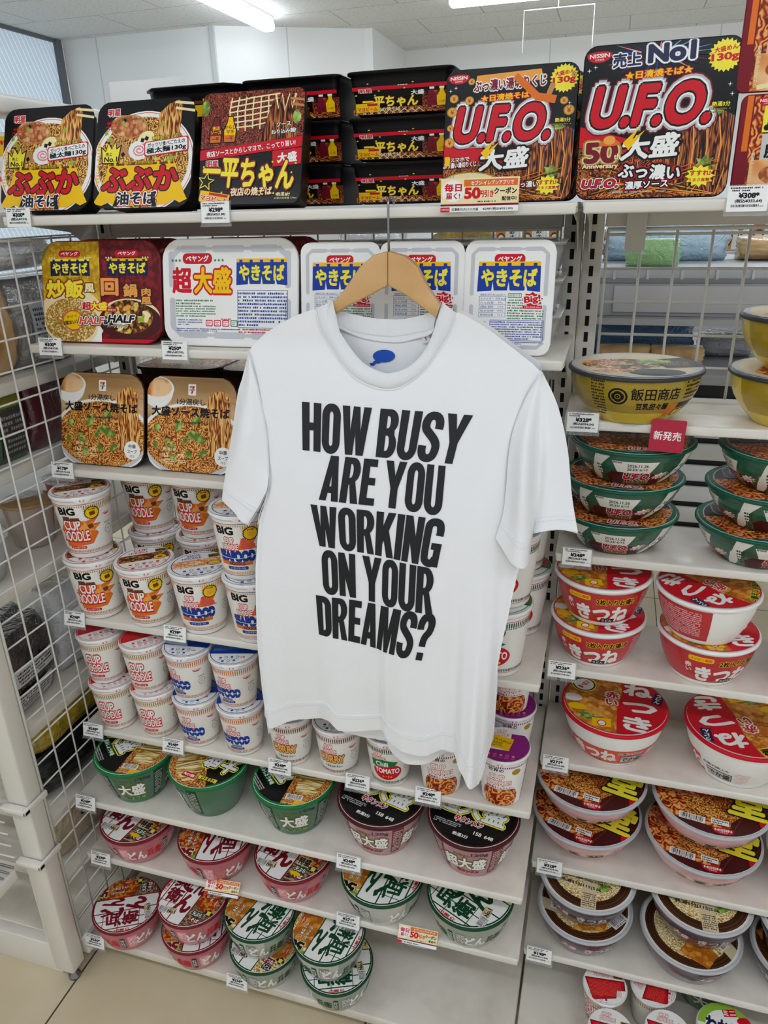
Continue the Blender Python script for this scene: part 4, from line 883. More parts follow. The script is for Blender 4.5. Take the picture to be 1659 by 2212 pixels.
def donbei_lid(c, photo, noodle, big=False):
    """half the lid is big brush lettering in a grid, the other half the food photograph"""
    L = Cc(0, 0, 97, c, n=48) + Cc(0, 0, 92, 'white', n=48)
    # lettering columns run down the left part
    for x, w in ((-78, 1.6), (-22, 1.6), (-50, 1.2)): L += R(x - w, -95, x + w, 95, c)
    for y in (-40, 18, 62): L += R(-95, y - .9, -22, y + .9, c)
    L += T('どん', -4, 40, 62, c, 58, b=.09, vert=False, rot=0) + T('兵衛', -50, 8, 90, c, 44, b=.08, vert=True) + T('ん', -6, -28, 54, c, 44, b=.09)
    L += poly([(20, -96), (26, 96), (97, 96), (97, -96)], noodle) + poly([(22, -20), (24, 70), (60, 76), (86, 40), (84, -20), (54, -34)], photo)
    L += stroke([(20, -96), (26, 96)], 3, c)
    L += xf(R(-17, -9, 17, 9, 'gold', 2) + R(-16, -8, 16, 8, 'beige', 2) + T('No.1', 4, -2, 9, 'ink', 22, b=.05) + T('旨いだし', -2, 5, 4, 'ink', 24, b=.03), -30, -62, 8)
    L += barcode(-62, 40, 26, 18, 90, 3) if False else []
    L += xf(R(-16, -9, 16, 9, 'dgreen' if c == 'dred' else 'dred', 1) + T('天ぷら' if c == 'dred' else 'きつね', 0, 0, 12, 'white', 28, b=.04), 48, -46, 0) + xf(R(-13, -8, 13, 8, 'dred' if c == 'dred' else 'ink', 1) + T('そば' if c == 'dred' else 'うどん', 0, 0, 11, 'white', 23, b=.04), 52, -64, 0)
    if big: L += R(28, -34, 64, -8, 'beige', 1) + T('特盛', 46, -21, 20, 'ink', 32, b=.06) + Cc(42, -60, 15, 'yellow', 6)
    L += xf(T('50', 0, 0, 26, 'dred' if c == 'dred' else 'ink', 38, b=.06, out=(('gold', .17), ('cream', .12))) + Cc(12, 0, 6, 'orange', 7), 58, 74, 0) + T('Anniversary', 58, 59, 5, 'cream', 36, b=.03, out=(('ink', .14),))
    L += T('ふっくら', 44, 30, 40, 'white', 10, b=.04, out=((c, .12),), vert=True) + T('じゅわっと', 60, 28, 46, 'white', 10, b=.04, out=((c, .12),), vert=True)
    L += xf(poly([(-14, 0), (0, 12), (14, 0), (0, -12)], 'navy') + T('東', 0, 0, 13, 'lemon', b=.04), 76, -32) + xf(nissin(0, 0, 1.2), 78, 2, -90)
    L += Cc(36, 86, 10, 'greens', 6) + T('日清の', -88, 4, 40, 'red', 9, b=.04, vert=True)
    L += xf(barcode(0, 0, 30, 20), -52, -66, 0)
    return disc_clip(L, 95)
def green_body(red=False):
    c, g = ('clearm', 'dred') if red else ('bowlgreen', 'dgreen'); L = []
    for k in (-1, 0, 1):
        x = -8 + k * 92
        L += T('120g', x + 18, 66, 8, 'dgrey', 24, b=.03) + T('超大盛' if red else '大盛', x - 4, 40, 30, 'white', 66 if red else 46, b=.08, out=(('olive', .16), ('black', .11))) + T('辛タンメン' if red else 'しょうゆ', x, 16, 9, 'red' if red else 'lgreen', 40, b=.05, out=(('dred' if red else 'dgreen', .12),)) + T('旨辛豚骨スープ', x - 4, 62, 6, 'olive', 34, b=.03)
        L += R(x + 36, 8, x + 54, 74, g, 1) + fine(x + 38, 12, x + 52, 70, 12, 'lgrey', k + 4)
    return L
def green_lid():
    L = Cc(0, 0, 97, 'green', n=48) + Cc(0, 0, 90, 'black', n=48) + poly([(0, -90), (10, 92), (96, 90), (96, -90)], 'yakisoba') + poly([(22, -50), (14, 30), (34, 62), (64, 60), (80, 10), (70, -50)], 'pstrand')
    L += xf(T('大盛', 0, 0, 60, 'white', 88, b=.08, out=(('lemon', .17), ('black', .12))), -34, 20, -42)
    L += xf(R(-36, -8, 36, 8, 'dgreen') + T('旨みしょうゆ味', 0, 0, 11, 'white', 68, b=.05, out=(('green', .14),)), -62, -14, -46) + xf(fine(-30, -10, 30, 10, 4, 'lgrey', 4), -78, -40, -46) + xf(T('極太ちぢれ麺スープ', 0, 0, 12, 'lemon', 76, b=.05, out=(('black', .16),)), 16, 62, -36)
    L += xf(R(-18, -8, 18, 8, 'red', 1) + T('麺120g', 0, 0, 10, 'white', 30, b=.04), 48, 42, -36) + xf(barcode(0, 0, 40, 16), 26, -66, 0) + R(30, -86, 70, -74, 'yellow')
    return disc_clip(L, 95)
def red_lid():
    L = Cc(0, 0, 97, 'maroon', n=48) + Cc(0, 0, 92, 'black', n=48) + poly([(-90, 26), (-60, 96), (96, 96), (96, 10), (40, 22)], 'darknoodle') + poly([(40, 24), (96, 10), (96, 70), (50, 60)], 'yakisoba')
    L += xf(T('超大盛', 0, 0, 54, 'white', 152, b=.09, out=(('lemon', .17), ('black', .11))), -4, 10, -9) + xf(T('辛タンメン', 0, 0, 17, 'red', 62, b=.05, out=(('white', .14),)), -4, -30, -9) + T('癖になる旨辛スープ', 0, 54, 11, 'lemon', 80, b=.04, out=(('black', .14),), rot=-8) + T('麺120g', 62, 44, 14, 'red', b=.05, out=(('white', .12),), rot=-9)
    L += xf(fine(-70, -58, -10, -44, 3, 'lgrey', 4), 0, 0, -9) + T('158', 20, -58, 9, 'white', b=.03, rot=-9) + T('648', 44, -62, 9, 'white', b=.03, rot=-9) + T('熱湯3分', -14, -70, 9, 'white', b=.03, rot=-9) + xf(barcode(0, 0, 26, 20), 74, 26, -9)
    return disc_clip(L, 95)
def gold_body():
    L = R(-140, 18, 140, 78, 'goldink') 
    for x in (0,):
        L += xf(ring(0, 0, 9, 11.4, 'ink') + Cc(0, 4, 4.6, 'ink', 3.4) + Cc(0, -4, 4.6, 'ink', 3.4) + Cc(4, 0, 3.4, 'ink', 4.6) + Cc(-4, 0, 3.4, 'ink', 4.6) + ring(0, 0, 2.6, 3.6, 'goldink', 16), x - 30, 42) + T('飯田商店', x + 14, 46, 16, 'ink', 58, b=.02) + T('豆乳担々麺', x + 12, 29, 9.5, 'ink', 40, b=.04)
        L += poly([(x + 34, 12), (x + 36, 30), (x + 46, 34), (x + 44, 12)], 'orange') + fine(x + 52, 36, x + 82, 62, 5, 'ink', 5) + R(x + 48, 24, x + 82, 32, 'ink') + R(x + 48, 12, x + 80, 22, 'ink') + R(x + 50, 13, x + 58, 21, 'yellow', 1) + R(x + 60, 13, x + 68, 21, 'yellow', 1) + R(x + 70, 13, x + 78, 21, 'yellow', 1) + fine(x - 64, 12, x - 46, 62, 12, 'ink', 6)
    return L
mat('goldink', '#a88e1e', .3, coat=.6, metal=.15)
def gold_lid(): return disc_clip(Cc(0, 0, 97, 'silver') + Cc(0, 0, 88, 'beige') + Cc(-20, 0, 60, 'stirfry', 40) + Cc(-50, 10, 30, 'redbroth', 20) + poly([(20, 30), (96, 60), (96, -20), (40, -30)], 'ink') + Cc(30, 20, 26, 'greens', 16) + Cc(20, -60, 40, 'ink', 24) + Cc(-40, -50, 30, 'redbroth', 12) + fine(40, -10, 80, 20, 4, 'gold', 3), 95)
def ufob_body():
    L = R(-140, 0, 140, 60, 'bowlteal')
    for x in (0, 118, -118):
        L += poly([(x - 44, 2), (x - 44, 16), (x - 34, 24), (x + 30, 22), (x + 46, 2)], 'maroon') + poly([(x - 32, 42), (x - 26, 24), (x + 18, 24), (x + 26, 42)], 'offw') + T('賞味期限', x - 25, 40, 3, 'ink', 11, b=.02) + T('2026.11.26', x, 36, 4.4, 'ink', 26, b=.02) + T('20:33/ 6/+S', x, 30, 4, 'ink', 26, b=.02)
        L += T('U.F.O.', x + 2, 17, 11, 'red', 38, b=.05, shear=.2, out=(('white', .14), ('black', .08))) + T('メキシカンタコス味', x + 2, 6, 6, 'lorange', 42, b=.04, out=(('black', .12),)) + xf(star(0, 0, 14, 9, 9, 'white', ky=.45) + T('スーパーの海鮮', 0, 1.4, 3, 'red', 20, b=.03) + T('空中華の味', 0, -2, 3, 'red', 18, b=.03), x + 36, 18, 12)
        L += poly([(x + 44, 2), (x + 58, 30), (x + 64, 48), (x + 84, 48), (x + 72, 34), (x + 62, 8), (x + 56, 2)], 'offw') + fine(x + 64, 8, x + 74, 34, 5, 'dgreen', 2) + xf(Cc(0, 0, 9, 'white') + ring(0, 0, 8, 8.8, 'ink') + T('JAS', -1, 1, 5, 'ink', b=.03), x - 56, 22)
    return L
def ufob_lid(): return disc_clip(Cc(0, 0, 97, 'teal') + Cc(0, 0, 88, 'silver') + Cc(0, 0, 86, 'black') + poly([(-90, 10), (90, 10), (70, -80), (-70, -80)], 'redbroth') + poly([(30, -20), (80, 0), (70, -60)], 'yakisoba') + T('U.F.O.', 0, 40, 40, 'dgrey', 120, b=.05, shear=.2, out=(('grey', .1),)) + T('メキシカン', 0, -30, 16, 'gold', 76, b=.05, out=(('black', .14),)) + T('タコス味', 6, -48, 20, 'orange', 76, b=.05, out=(('black', .14),)) + T('U.F.O.', 10, -72, 14, 'red', 46, b=.04, shear=.2, out=(('white', .14),)), 95)
def kitsune_body():
    L = R(-140, 8, 140, 64, 'bowlred') + fine(60, 12, 128, 60, 14, 'lpink', 3)
    for x in (0,):
        L += R(x - 46, 50, x - 14, 59, 'yellow', 3) + T('コンビニ限定', x - 30, 54.5, 5, 'red', 28, b=.03) + T('赤い', x - 46, 36, 18, 'white', 9, b=.04, vert=True) + T('きつね', x + 4, 26, 28, 'white', 78, b=.08) + T('2枚入りお揚げ', x + 22, 50, 10, 'ink', 56, b=.06, out=(('yellow', .14),)) + xf(poly([(-11, -4), (11, -5), (12, 4), (-10, 5)], 'ink') + T('うどん', 0, 0, 5, 'white', 17, b=.03), x + 12, 13)
    L += xf(L, -142) if False else []
    return L
def kitsune_lid(deka=False):
    L = Cc(0, 0, 97, 'red', n=48) + poly([(-97, -97), (-97, 97), (4, 97), (12, 30), (6, -20), (10, -97)], 'tofu') + Cc(-30, 30, 44, 'tofu', 30, 30, 30) + Cc(-66, -34, 18, 'yellow', 10) + Cc(-78, -8, 18, 'white', 12) + Cc(-44, -58, 20, 'greens', 9) + stroke([(-88, 30), (-20, 8), (6, 10)], 1.4, 'brown') + stroke([(-80, 56), (-20, 40), (4, 44)], 1.4, 'brown')
    L = disc_clip(L, 93)
    L += ring(0, 0, 93, 97, 'red', 48)
    L += T('き', 44, -56, 40, 'white', 46, b=.05) + T('つ', 46, -5, 28, 'white', 58, b=.055) + T('ね', 40, 50, 38, 'white', 50, b=.05) + T('赤い', -6, 10, 44, 'red', 24, b=.08, out=(('white', .16),), vert=True)
    L += xf(R(-9, -18, 9, 18, 'navy') + T('うどん', 0, 0, 30, 'white', 11, b=.04, vert=True), 78, 34, -10) + xf(R(-17, -12, 17, 12, 'yellow', 1) + Cc(0, -2, 8.5, 'red') + Cc(0, -2, 6.5, 'white') + ring(0, -3, 2, 3, 'red', 16, 180, 360), -18, -70, 8)
    if deka: L += ring(-62, 40, 0, 24, 'lemon', 30) + ring(-62, 40, 0, 22, 'ink', 30) + ring(-62, 40, 0, 19, 'white', 30) + T('食べ応え', -62, 40, 12, 'red', 30, b=.04, rot=60) + xf(R(-26, -11, 26, 11, 'yellow') + R(-24, -9, 24, 9, 'lorange') + T('でか盛', 0, 0, 15, 'ink', 46, b=.08), -22, 80, 10)
    else: L += T('2枚入りお揚げ', -42, 72, 14, 'ink', 84, b=.06, out=(('lemon', .14),), rot=30)
    return disc_clip(L, 95)
def deka_body():
    L = R(-140, 6, 140, 46, 'coral') 
    for x in (0, 130): L += T('きつね', x - 24, 28, 26, 'white', 74, b=.08) + R(x + 20, 12, x + 62, 32, 'dgrey') + R(x + 21.5, 13.5, x + 60.5, 30.5, 'lgrey') + T('でか盛', x + 41, 22, 13, 'ink', 36, b=.08) + T('お揚げ2枚入り', x + 36, 39, 5, 'ink', 40, b=.03, out=(('white', .14),)) + T('うどん', x - 20, 12, 6, 'ink', 18, b=.05) + fine(x + 66, 10, x + 86, 42, 7, 'lpink', 3)
    return L + T('赤い', -72, 32, 24, 'white', 10, b=.04, vert=True)
def ippudo_body():
    L = []
    for x in (0, 130): L += T('一', x - 40, 30, 4, 'ink', 14, b=.06, out=(('beige', .16),)) + T('風', x - 10, 28, 20, 'ink', 22, b=.05, out=(('beige', .14),)) + T('堂', x + 26, 28, 22, 'ink', 26, b=.05, out=(('beige', .14),)) + R(x + 50, 12, x + 66, 50, 'lpink', 1) + fine(x + 52, 14, x + 64, 48, 6, 'plum', 3)
    return L
def ippudo_lid():
    L = Cc(0, 0, 97, 'maroon', n=48) + poly([(-97, -97), (-97, 97), (30, 97), (10, 40), (40, 0), (10, -97)], 'redbroth') + poly([(-40, -14), (20, 8), (56, -34), (20, -64), (-60, -60)], 'yakisoba') + poly([(-10, -6), (40, 4), (60, -20), (20, -50)], 'darknoodle')
    L += Cc(-52, 14, 30, 'pork', 22, 30, -20) + Cc(-24, 40, 34, 'greens', 15, 24, -20) + Cc(-14, 4, 17, 'red', 12, 20) + Cc(-14, 4, 14, 'redbroth', 9, 20) + Cc(-70, 52, 18, 'black', 10)
    L += poly([(-80, -60), (0, -80), (40, -92), (0, -97), (-70, -90)], 'maroon') + poly([(10, -97), (60, -40), (97, -20), (97, -97)], 'maroon')
    L += stroke([(12, -96), (40, -50), (86, -30)], 1.4, 'brown')
    L += T('一', -14, 70, 8, 'lemon', 30, b=.08, rot=-20) + T('風', 26, 48, 50, 'lemon', 48, b=.05, rot=-28) + T('堂', 58, -14, 66, 'lemon', 58, b=.06, out=(('ink', .1),), rot=-14) + T('博多とんこつ', -66, 44, 66, 'ink', 12, b=.06, out=(('red', .5),), vert=True, rot=8)
    L += xf(barcode(0, 0, 42, 15) , -42, -62, -12) + xf(R(-14, -6, 14, 6, 'white') + fine(-12, -5, 12, 5, 2, 'ink', 3), 2, -66, -8) + xf(nissin(0, 0, 1.7), 4, -82, -4) + R(66, -66, 80, -54, 'red', 1)
    return disc_clip(L, 95)
def dark_body():
    L = []
    for x in (0, 125, -125): L += R(x - 52, 8, x + 50, 44, 'bowlmauve', 4) + T('大盛', x - 34, 30, 11, 'lpink', 22, b=.03, rot=-14) + T('きつね', x + 14, 28, 15, 'lgrey', 46, b=.04) + T('うどん', x + 6, 13, 9, 'lgrey', 26, b=.02, rot=-5)
    return L
wrap_coat(mat('bowlmauve', '#4c3a46', .3, coat=.6), .5, 55)
def dark_lid(alt=False):
    L = Cc(0, 0, 97, 'dbrown', n=48)
    for r in (92, 86, 80, 74): L += ring(0, 0, r, r + 1.4, 'brown', 48)
    L += Cc(0, 0, 72, 'palenoodle') + poly([(-66, 20), (-66, 60), (-8, 66), (-8, 4)], 'tofu') + Cc(-62, -18, 12, 'greens', 8) + Cc(30, -30, 16, 'greens', 10) + ring(0, 0, 70, 76, 'dbrown', 48)
    if alt: L = L[:-1] + [] + poly([(10, -50), (14, 20), (60, 30), (50, -44)], 'pstrand') + poly([(-40, -66), (-4, -40), (40, -46), (30, -68)], 'tofu')
    L += poly([(-8, 92), (22, 92), (22, -92), (-8, -92)] if not alt else [(-92, 12), (-92, -16), (10, -60), (20, -34)], 'beige')
    if not alt:
        L += T('うどん', 7, 30, 70, 'ink', 20, b=.04, vert=True) + xf(R(-22, -36, 22, 36, 'maroon') + ring(0, 0, 0, .1, 'white') + R(-20, -34, 20, -33, 'lpink') + R(-20, 33, 20, 34, 'lpink') + T('大盛', 0, 0, 58, 'white', 30, b=.05, vert=True), 52, 30, -6)
        L += T('Udon with Deep-Fried Tofu', 4, -20, 7, 'ink', 92, b=.03, rot=-6) + T('熱湯5分|115|516', -12, -34, 10, 'ink', 84, b=.03, rot=-6) + fine(-6, -84, 20, -50, 7, 'ink', 3)
    else: L += xf(logo7(0, 0, 1.6), -64, -8, -20) + xf(barcode(0, 0, 40, 26), 60, -40, 40)
    return disc_clip(L, 95)
def mini_lid(alt=False): return disc_clip(Cc(0, 0, 96, 'white') + T('CUP', -20, 66, 17, 'white', 40, b=.03, out=(('red', .1),)) + T('NOODLE', -14, 46, 17, 'white', 66, b=.03, out=(('red', .1),)) + R(40, 34, 84, 50, 'gold') + T('MINI', 60, 42, 10, 'ink', 30, b=.05) + poly([(-90, 26), (88, 26), (88, -20), (50, -22), (44, -60), (-60, -80)], 'dred') + poly([(-84, 22), (84, 22), (84, -16), (46, -18), (40, -56), (-58, -74)], 'red') + fine(-74, -60, 70, 16, 12, 'coral', 3) + icons(-74, 'red', 3), 95)
def wakame_lid(): return disc_clip(Cc(0, 0, 97, 'white') + ring(0, 0, 70, 97, 'lgreen', 48, 20, 160) + T('わかめ', -10, 10, 50, 'navy', 110, b=.06, rot=-20) + R(8, 46, 52, 72, 'red') + T('ミニ', 30, 59, 18, 'white', b=.05) + Cc(70, 30, 24, 'red', 14) + barcode(-50, 0, 34, 22, 70) + Cc(-40, -60, 50, 'yakisoba', 34) + Cc(-50, -40, 26, 'greens', 16), 95)
# ---------------------------------------------------------------- the goods
def ysc(L, k): return [([(a, b * k) for a, b in vs], fs, m) for vs, fs, m in L]
BX = {}
BX['bub'] = box_proto(.157, .150, .048, .02, bubuka(), n=1)
BX['ippei'] = box_proto(.150, .148, .056, .012, ysc(ippei(), .97), side=None)
BX['ippei_flat'] = box_proto(.150, .148, .0540, .012, [], side=ippei_side())
BX['ufo1'] = box_proto(.156, .150, .046, .014, ysc(ufo(False), .945))
BX['ufo2'] = box_proto(.164, .158, .046, .014, ysc(ufo(True), .945))
BX['half'] = box_proto(.210, .150, .046, .03, ysc(halfhalf(), .79), 'dred', 'dred')
BX['pbig'] = box_proto(.215, .150, .046, .03, peyoung_big(), 'white', 'white')
BX['p'] = box_proto(.115, .142, .046, .014, peyoung(), 'white', 'white', n=1)
mat('film_grey', '#a6a8ac', .25, coat=.6); wrap_coat(MATS['film_grey'], .5, 40)
BX['p_flat'] = box_proto(.115, .142, .040, .014, peyoung(), 'film_grey', 'white', n=1)
BX['sev'] = box_proto(.158, .150, .046, .03, seven_noodle(), 'dbrown', 'dbrown')
BX['sev_flat'] = box_proto(.158, .150, .046, .03, seven_noodle(), 'dbrown', 'ink', side=seven_side())
BX['ramen'] = box_proto(.150, .100, .05, .008, ramen_pack(), 'dred', 'dred')
BX['bub_flat'] = box_proto(.157, .150, .0540, .02, [], side=R(-40, 20, 40, 30, 'brown') + ticks(-40, 40, 14, 34, 6, 'yellow', .14) + R(-40, 34, 40, 70, 'yellow'), n=1)
def box(k, x0, y, z, w, tilt, label, rz=0, name='noodle_box', group=None):
    z += max(0, .052 * sin(radians(tilt)) - .0150 * cos(radians(tilt))) + .0004
    return place(name, BX[k], label, 'noodle box', (x0 + w / 2, y, z), rz, tilt, group)
box('bub', .069, -.100, 1.357, .157, 21, 'black box with yellow curtain and red kana, leftmost on the top shelf')
box('bub', .230, -.100, 1.357, .157, 21, 'black box with yellow curtain and red kana beside the noodle box with red band')
box('ippei', .400, -.102, 1.3592, .150, 19, 'black box with yellow brush lettering, red band and mayonnaise lattice, facing front')
box('ufo1', .738, -.102, 1.357, .156, 11, 'black box with big red letters, gold coins and a coupon sign in front')
box('ufo1', .743, -.040, 1.357, .156, 11, 'black noodle box mostly hidden behind the one with gold coins')
box('ufo2', .8985, -.106, 1.357, .164, 5, 'tallest black box with big red letters and 50th anniversary mark')
box('ufo2', .900, -.050, 1.357, .164, 5, 'black noodle box hidden behind the tallest black box')
for i, t in enumerate(('bottom', 'middle', 'top')):
    place('noodle_box', BX['ippei_flat'], f'flat black box with yellow side lettering, {t} of the stack left of the coin box', 'noodle box', (.655, .012, 1.358 + .0556 * i + .0552), flat=True, group='flat black boxes behind the front row')
    place('noodle_box', BX['ippei_flat'], f'flat black box, {t} of the stack behind the mayonnaise lattice box', 'noodle box', (.497, .014, 1.358 + .0556 * i + .0552), flat=True, group='flat black boxes behind the front row')
for i, t in enumerate(('bottom', 'middle', 'top')):
    place('noodle_box', BX['bub_flat'], f'flat black box, {t} of the stack behind the second yellow curtain box', 'noodle box', (.338, .014, 1.358 + .0556 * i + .0552), flat=True, group='flat black boxes behind the front row')
box('ramen', 1.0665, -.100, 1.357, .150, 2, 'red ramen pack behind the 308 yen price tag', name='ramen_pack')
box('ramen', 1.058, -.097, 1.4585, .150, 2, 'red ramen pack stacked on the other one at the right edge of the frame', name='ramen_pack')
m = MB(); m.box(-.05, 0, 0, .05, .05, .118, 'white', .003); lay(m, R(-48, 84, 48, 112, 'yellow') + R(-48, 6, 48, 76, 'offw') + fine(-40, 88, 46, 108, 2, 'red', 2) + fine(10, 20, 46, 70, 4, 'coral', 5), lambda x, y, h: (x * .001, -h, y * .001), .0003)
solo('noodle_pack', m, 'white and yellow pack cut off by the left frame edge beside the top shelf', 'noodle pack', None, (-.018, .0, 1.3606))
m = MB(); m.box(-.068, 0, 0, .068, .004, .192, 'white', .001); solo('sign_board', m, 'blank white card standing behind the black boxes', 'sign board', None, (.225, .082, 1.357), (radians(-3), 0, 0))
box('half', .103, -.098, 1.173, .210, 12, 'yellow and dark red box with two rice dishes')
box('pbig', .317, -.098, 1.173, .215, 11, 'widest white tray with red and yellow characters')
box('p', .538, -.100, 1.173, .115, 8, 'white tray with blue curtain print, left of the hanger')
box('p', .651, -.100, 1.173, .115, 8, 'white tray with blue curtain print behind the right half of the hanger')
box('p', .766, -.100, 1.173, .115, 8, 'white tray with blue curtain print right of the hanger')
for i, (x, t) in enumerate(((.597, 'left of the hanger'), (.714, 'behind the hanger'), (.830, 'right of the hanger'))):
    for k in range(3): place('noodle_box', BX['p_flat'], f'flat wrapped white tray, {("lowest", "middle", "top")[k]} of the stack {t}', 'noodle box', (x, -.047, 1.1745 + .047 * k + .0405), flat=True, group='flat white trays behind the standing ones')
for i, (x, t) in enumerate(((.206, 'yellow and dark red box'), (.428, 'widest white tray'))):
    place('noodle_box', BX['half'], f'box standing behind the {t}', 'noodle box', (x + .01, -.035, 1.173), 0, 12)
box('sev', .095, -.106, .975, .158, 15, 'wooden-look noodle box at the left end of its shelf')
box('sev', .258, -.106, .975, .158, 15, 'wooden-look noodle box partly behind the left sleeve')
for i, x in enumerate((.262, .425)):
    for k in range(3): place('noodle_box', BX['sev_flat'], f'flat dark brown box, {("lowest", "middle", "top")[k]} of the {("left", "right")[i]} stack behind the wooden-look boxes', 'noodle box', (x, -.005, .976 + .0475 * k + .0465), flat=True, group='flat dark boxes on the third shelf')
# paper cups
CP = {}
rC, hC, rB, hB = .0418, .0950, .0490, .1120
CP['red'] = cup_proto(rC, hC, cup_classic(), lid_classic()); CP['blue'] = cup_proto(rC, hC, cup_seafood(), lid_sea()); CP['curry'] = cup_proto(rC, hC, cup_curry(), lid_curry())
CP['chili'] = cup_proto(rC, hC, cup_chili(), lid_chili()); CP['tom'] = cup_proto(rC, hC, cup_tomyum(), lid_tomyum())
CP['bred'] = cup_proto(rB, hB, big_classic(), lid_big('cubes', 'red', ('CUP', 'NOODLE'))); CP['bblue'] = cup_proto(rB, hB, big_sea(), lid_big('seamix', 'blue', ('SEAFOOD', 'NOODLE'))); CP['bchili'] = cup_proto(rB, hB, big_chili(), lid_chili())
def cup(k, x, y, z, label, rz=0, group=None):
    rz += max(0, 46 * (1 - (x - .1) / .85))
    return place('noodle_cup', CP[k], label, 'noodle cup', (x, y, z + .0006), rz, group=group)
zS = .491; zT = zS + hC + .0018
G5 = 'small noodle cups on their shelf'
cup('red', 0.148, -0.148, zS, 'red lettered small cup, lower one of the leftmost stack', 4, G5); cup('red', 0.140, -0.146, zT, 'red lettered small cup, upper one of the leftmost stack', 2, G5)
cup('red', 0.234, -0.148, zS, 'red lettered small cup, lower one of the second stack', 4, G5); cup('red', 0.230, -0.150, zT, 'red lettered small cup, upper one of the second stack', 5, G5)
cup('blue', 0.319, -0.150, zS, 'blue lettered small cup, lower one of the third stack', -6, G5); cup('blue', 0.316, -0.151, zT, 'blue lettered small cup, upper one of the third stack', -22, G5)
cup('blue', 0.404, -0.151, zS, 'blue lettered small cup, lower one of the stack at the left edge of the shirt', 0, G5); cup('blue', 0.403, -0.152, zT, 'blue lettered small cup, upper one of the stack at the left edge of the shirt', -8, G5)
cup('curry', 0.495, -0.152, zS, 'small cup with orange capital lettering below the left corner of the shirt', -6, G5); cup('curry', 0.492, -0.134, zT, 'small cup with orange lettering almost hidden behind the left side of the shirt', 0, G5)
cup('curry', 0.581, -0.154, zS, 'small cup with orange capital lettering and yellow lid under the hem', -4, G5)
cup('chili', 0.670, -0.156, zS, 'small cup with red oval and green flag under the hem', -8, G5)
cup('tom', 0.755, -0.152, zS, 'small cup with noodle photograph and red lettering under the hem', 0, G5); cup('tom', 0.851, -0.150, zS, 'small cup with purple and yellow lid, right of the shirt hem', -4, G5)
cup('tom', 0.850, -0.046, zS, 'small purple cup behind the one right of the hem', 8, G5); cup('tom', 0.845, -0.048, zT, 'small purple cup on top of the rear purple cup', 4, G5)
zB = .715; zU = zB + hB + .0018; G4 = 'big noodle cups on their shelf'
cup('bred', 0.144, -0.132, zB, 'big red lettered cup, lower one at the left end', 2, G4); cup('bred', 0.140, -0.128, zU, 'big red lettered cup, upper one at the left end', -4, G4)
cup('bred', 0.246, -0.134, zB, 'big red lettered cup standing single in front, beside the left stack', -2, G4)
cup('bblue', 0.345, -0.132, zB, 'big blue lettered cup standing single in front', 2, G4)
cup('bblue', 0.443, -0.134, zB, 'big blue lettered cup, lower one behind the left sleeve tip', 4, G4); cup('bblue', 0.435, -0.136, zU, 'big blue lettered cup, upper one under the left sleeve tip', 0, G4)
for x, k, t in ((.190, 'bred', 'left'), (.288, 'bred', 'middle'), (.388, 'bblue', 'right')):
    cup(k, x, -.012, zB, f'big cup low in the back row, {t} of three', 0, G4); cup(k, x, -.014, zU, f'big cup high in the back row, {t} of three', -8, G4)
cup('bchili', 0.833, -0.128, zB, 'big cup with red oval, lower one right of the shirt', -16, G4); cup('bchili', 0.840, -0.124, zU, 'big cup with red oval, upper one right of the shirt', -16, G4)
cup('bchili', 0.850, -0.008, zB, 'big cup with red oval, lower one in the back row under the right sleeve', -10, G4); cup('bchili', 0.848, -0.006, zU, 'big cup with red oval, upper one in the back row under the right sleeve', -12, G4)
# bowls
BW = {}
BW['soba'] = bowl_proto(.064, .066, donbei_body('red', 'pink'), donbei_lid('dred', 'tempura', 'soba'), 'clearp', 'dred', base=.72)
BW['kits'] = bowl_proto(.064, .066, donbei_body('dgreen', 'grey'), donbei_lid('dgreen', 'tofu', 'palenoodle'), 'bowlclear', 'dgreen', base=.72)
BW['sobaL'] = bowl_proto(.070, .070, donbei_body('red', 'pink'), donbei_lid('dred', 'tempura', 'soba', True), 'clearp', 'dred', base=.70)
BW['kitsL'] = bowl_proto(.072, .070, donbei_body('dgreen', 'grey'), donbei_lid('dgreen', 'tofu', 'palenoodle', True), 'bowlclear', 'dgreen', base=.70)
BW['green'] = bowl_proto(.0725, .084, green_body(), green_lid(), 'bowlgreen', 'green', base=.66, bulge=.03, bodyrot=32)
BW['maroon'] = bowl_proto(.0745, .084, green_body(True), red_lid(), 'clearm', 'maroon', base=.66, bulge=.03, bodyrot=12)
BW['gold'] = bowl_proto(.0880, .067, gold_body(), gold_lid(), 'bowlgold', 'dgrey', base=.60, bulge=.10)
BW['ufo'] = bowl_proto(.0865, .054, ufob_body(), ufob_lid(), 'bowlteal', 'teal', base=.62, bulge=.06)
BW['aka'] = bowl_proto(.0725, .072, kitsune_body(), kitsune_lid(), 'white', 'white', base=.66, bulge=.05)
BW['deka'] = bowl_proto(.0855, .083, deka_body(), kitsune_lid(True), 'white', 'red', base=.64, bulge=.06)
BW['ramen'] = bowl_proto(.0910, .067, ippudo_body(), ippudo_lid(), 'bowlpink', 'silver', base=.50, bulge=.10)
BW['dark'] = bowl_proto(.0800, .057, dark_body(), dark_lid(), 'bowlplum', 'silver', base=.72, bulge=.05, inset=.003)
BW['dark2'] = bowl_proto(.0800, .057, dark_body(), dark_lid(True), 'bowlplum', 'silver', base=.72, bulge=.05, inset=.003)
BW['mini'] = cup_proto(.036, .080, cup_classic(80), mini_lid()); BW['waka'] = cup_proto(.045, .075, cup_curry(75), wakame_lid())
def bowl(k, x, y, z, label, rz=0, group=None, name='noodle_bowl'): return place(name, BW[k], label, 'noodle bowl' if name == 'noodle_bowl' else 'noodle cup', (x, y, z + .0006), rz, group=group)
G8 = 'bowls on the bottom deck'; z8 = .071
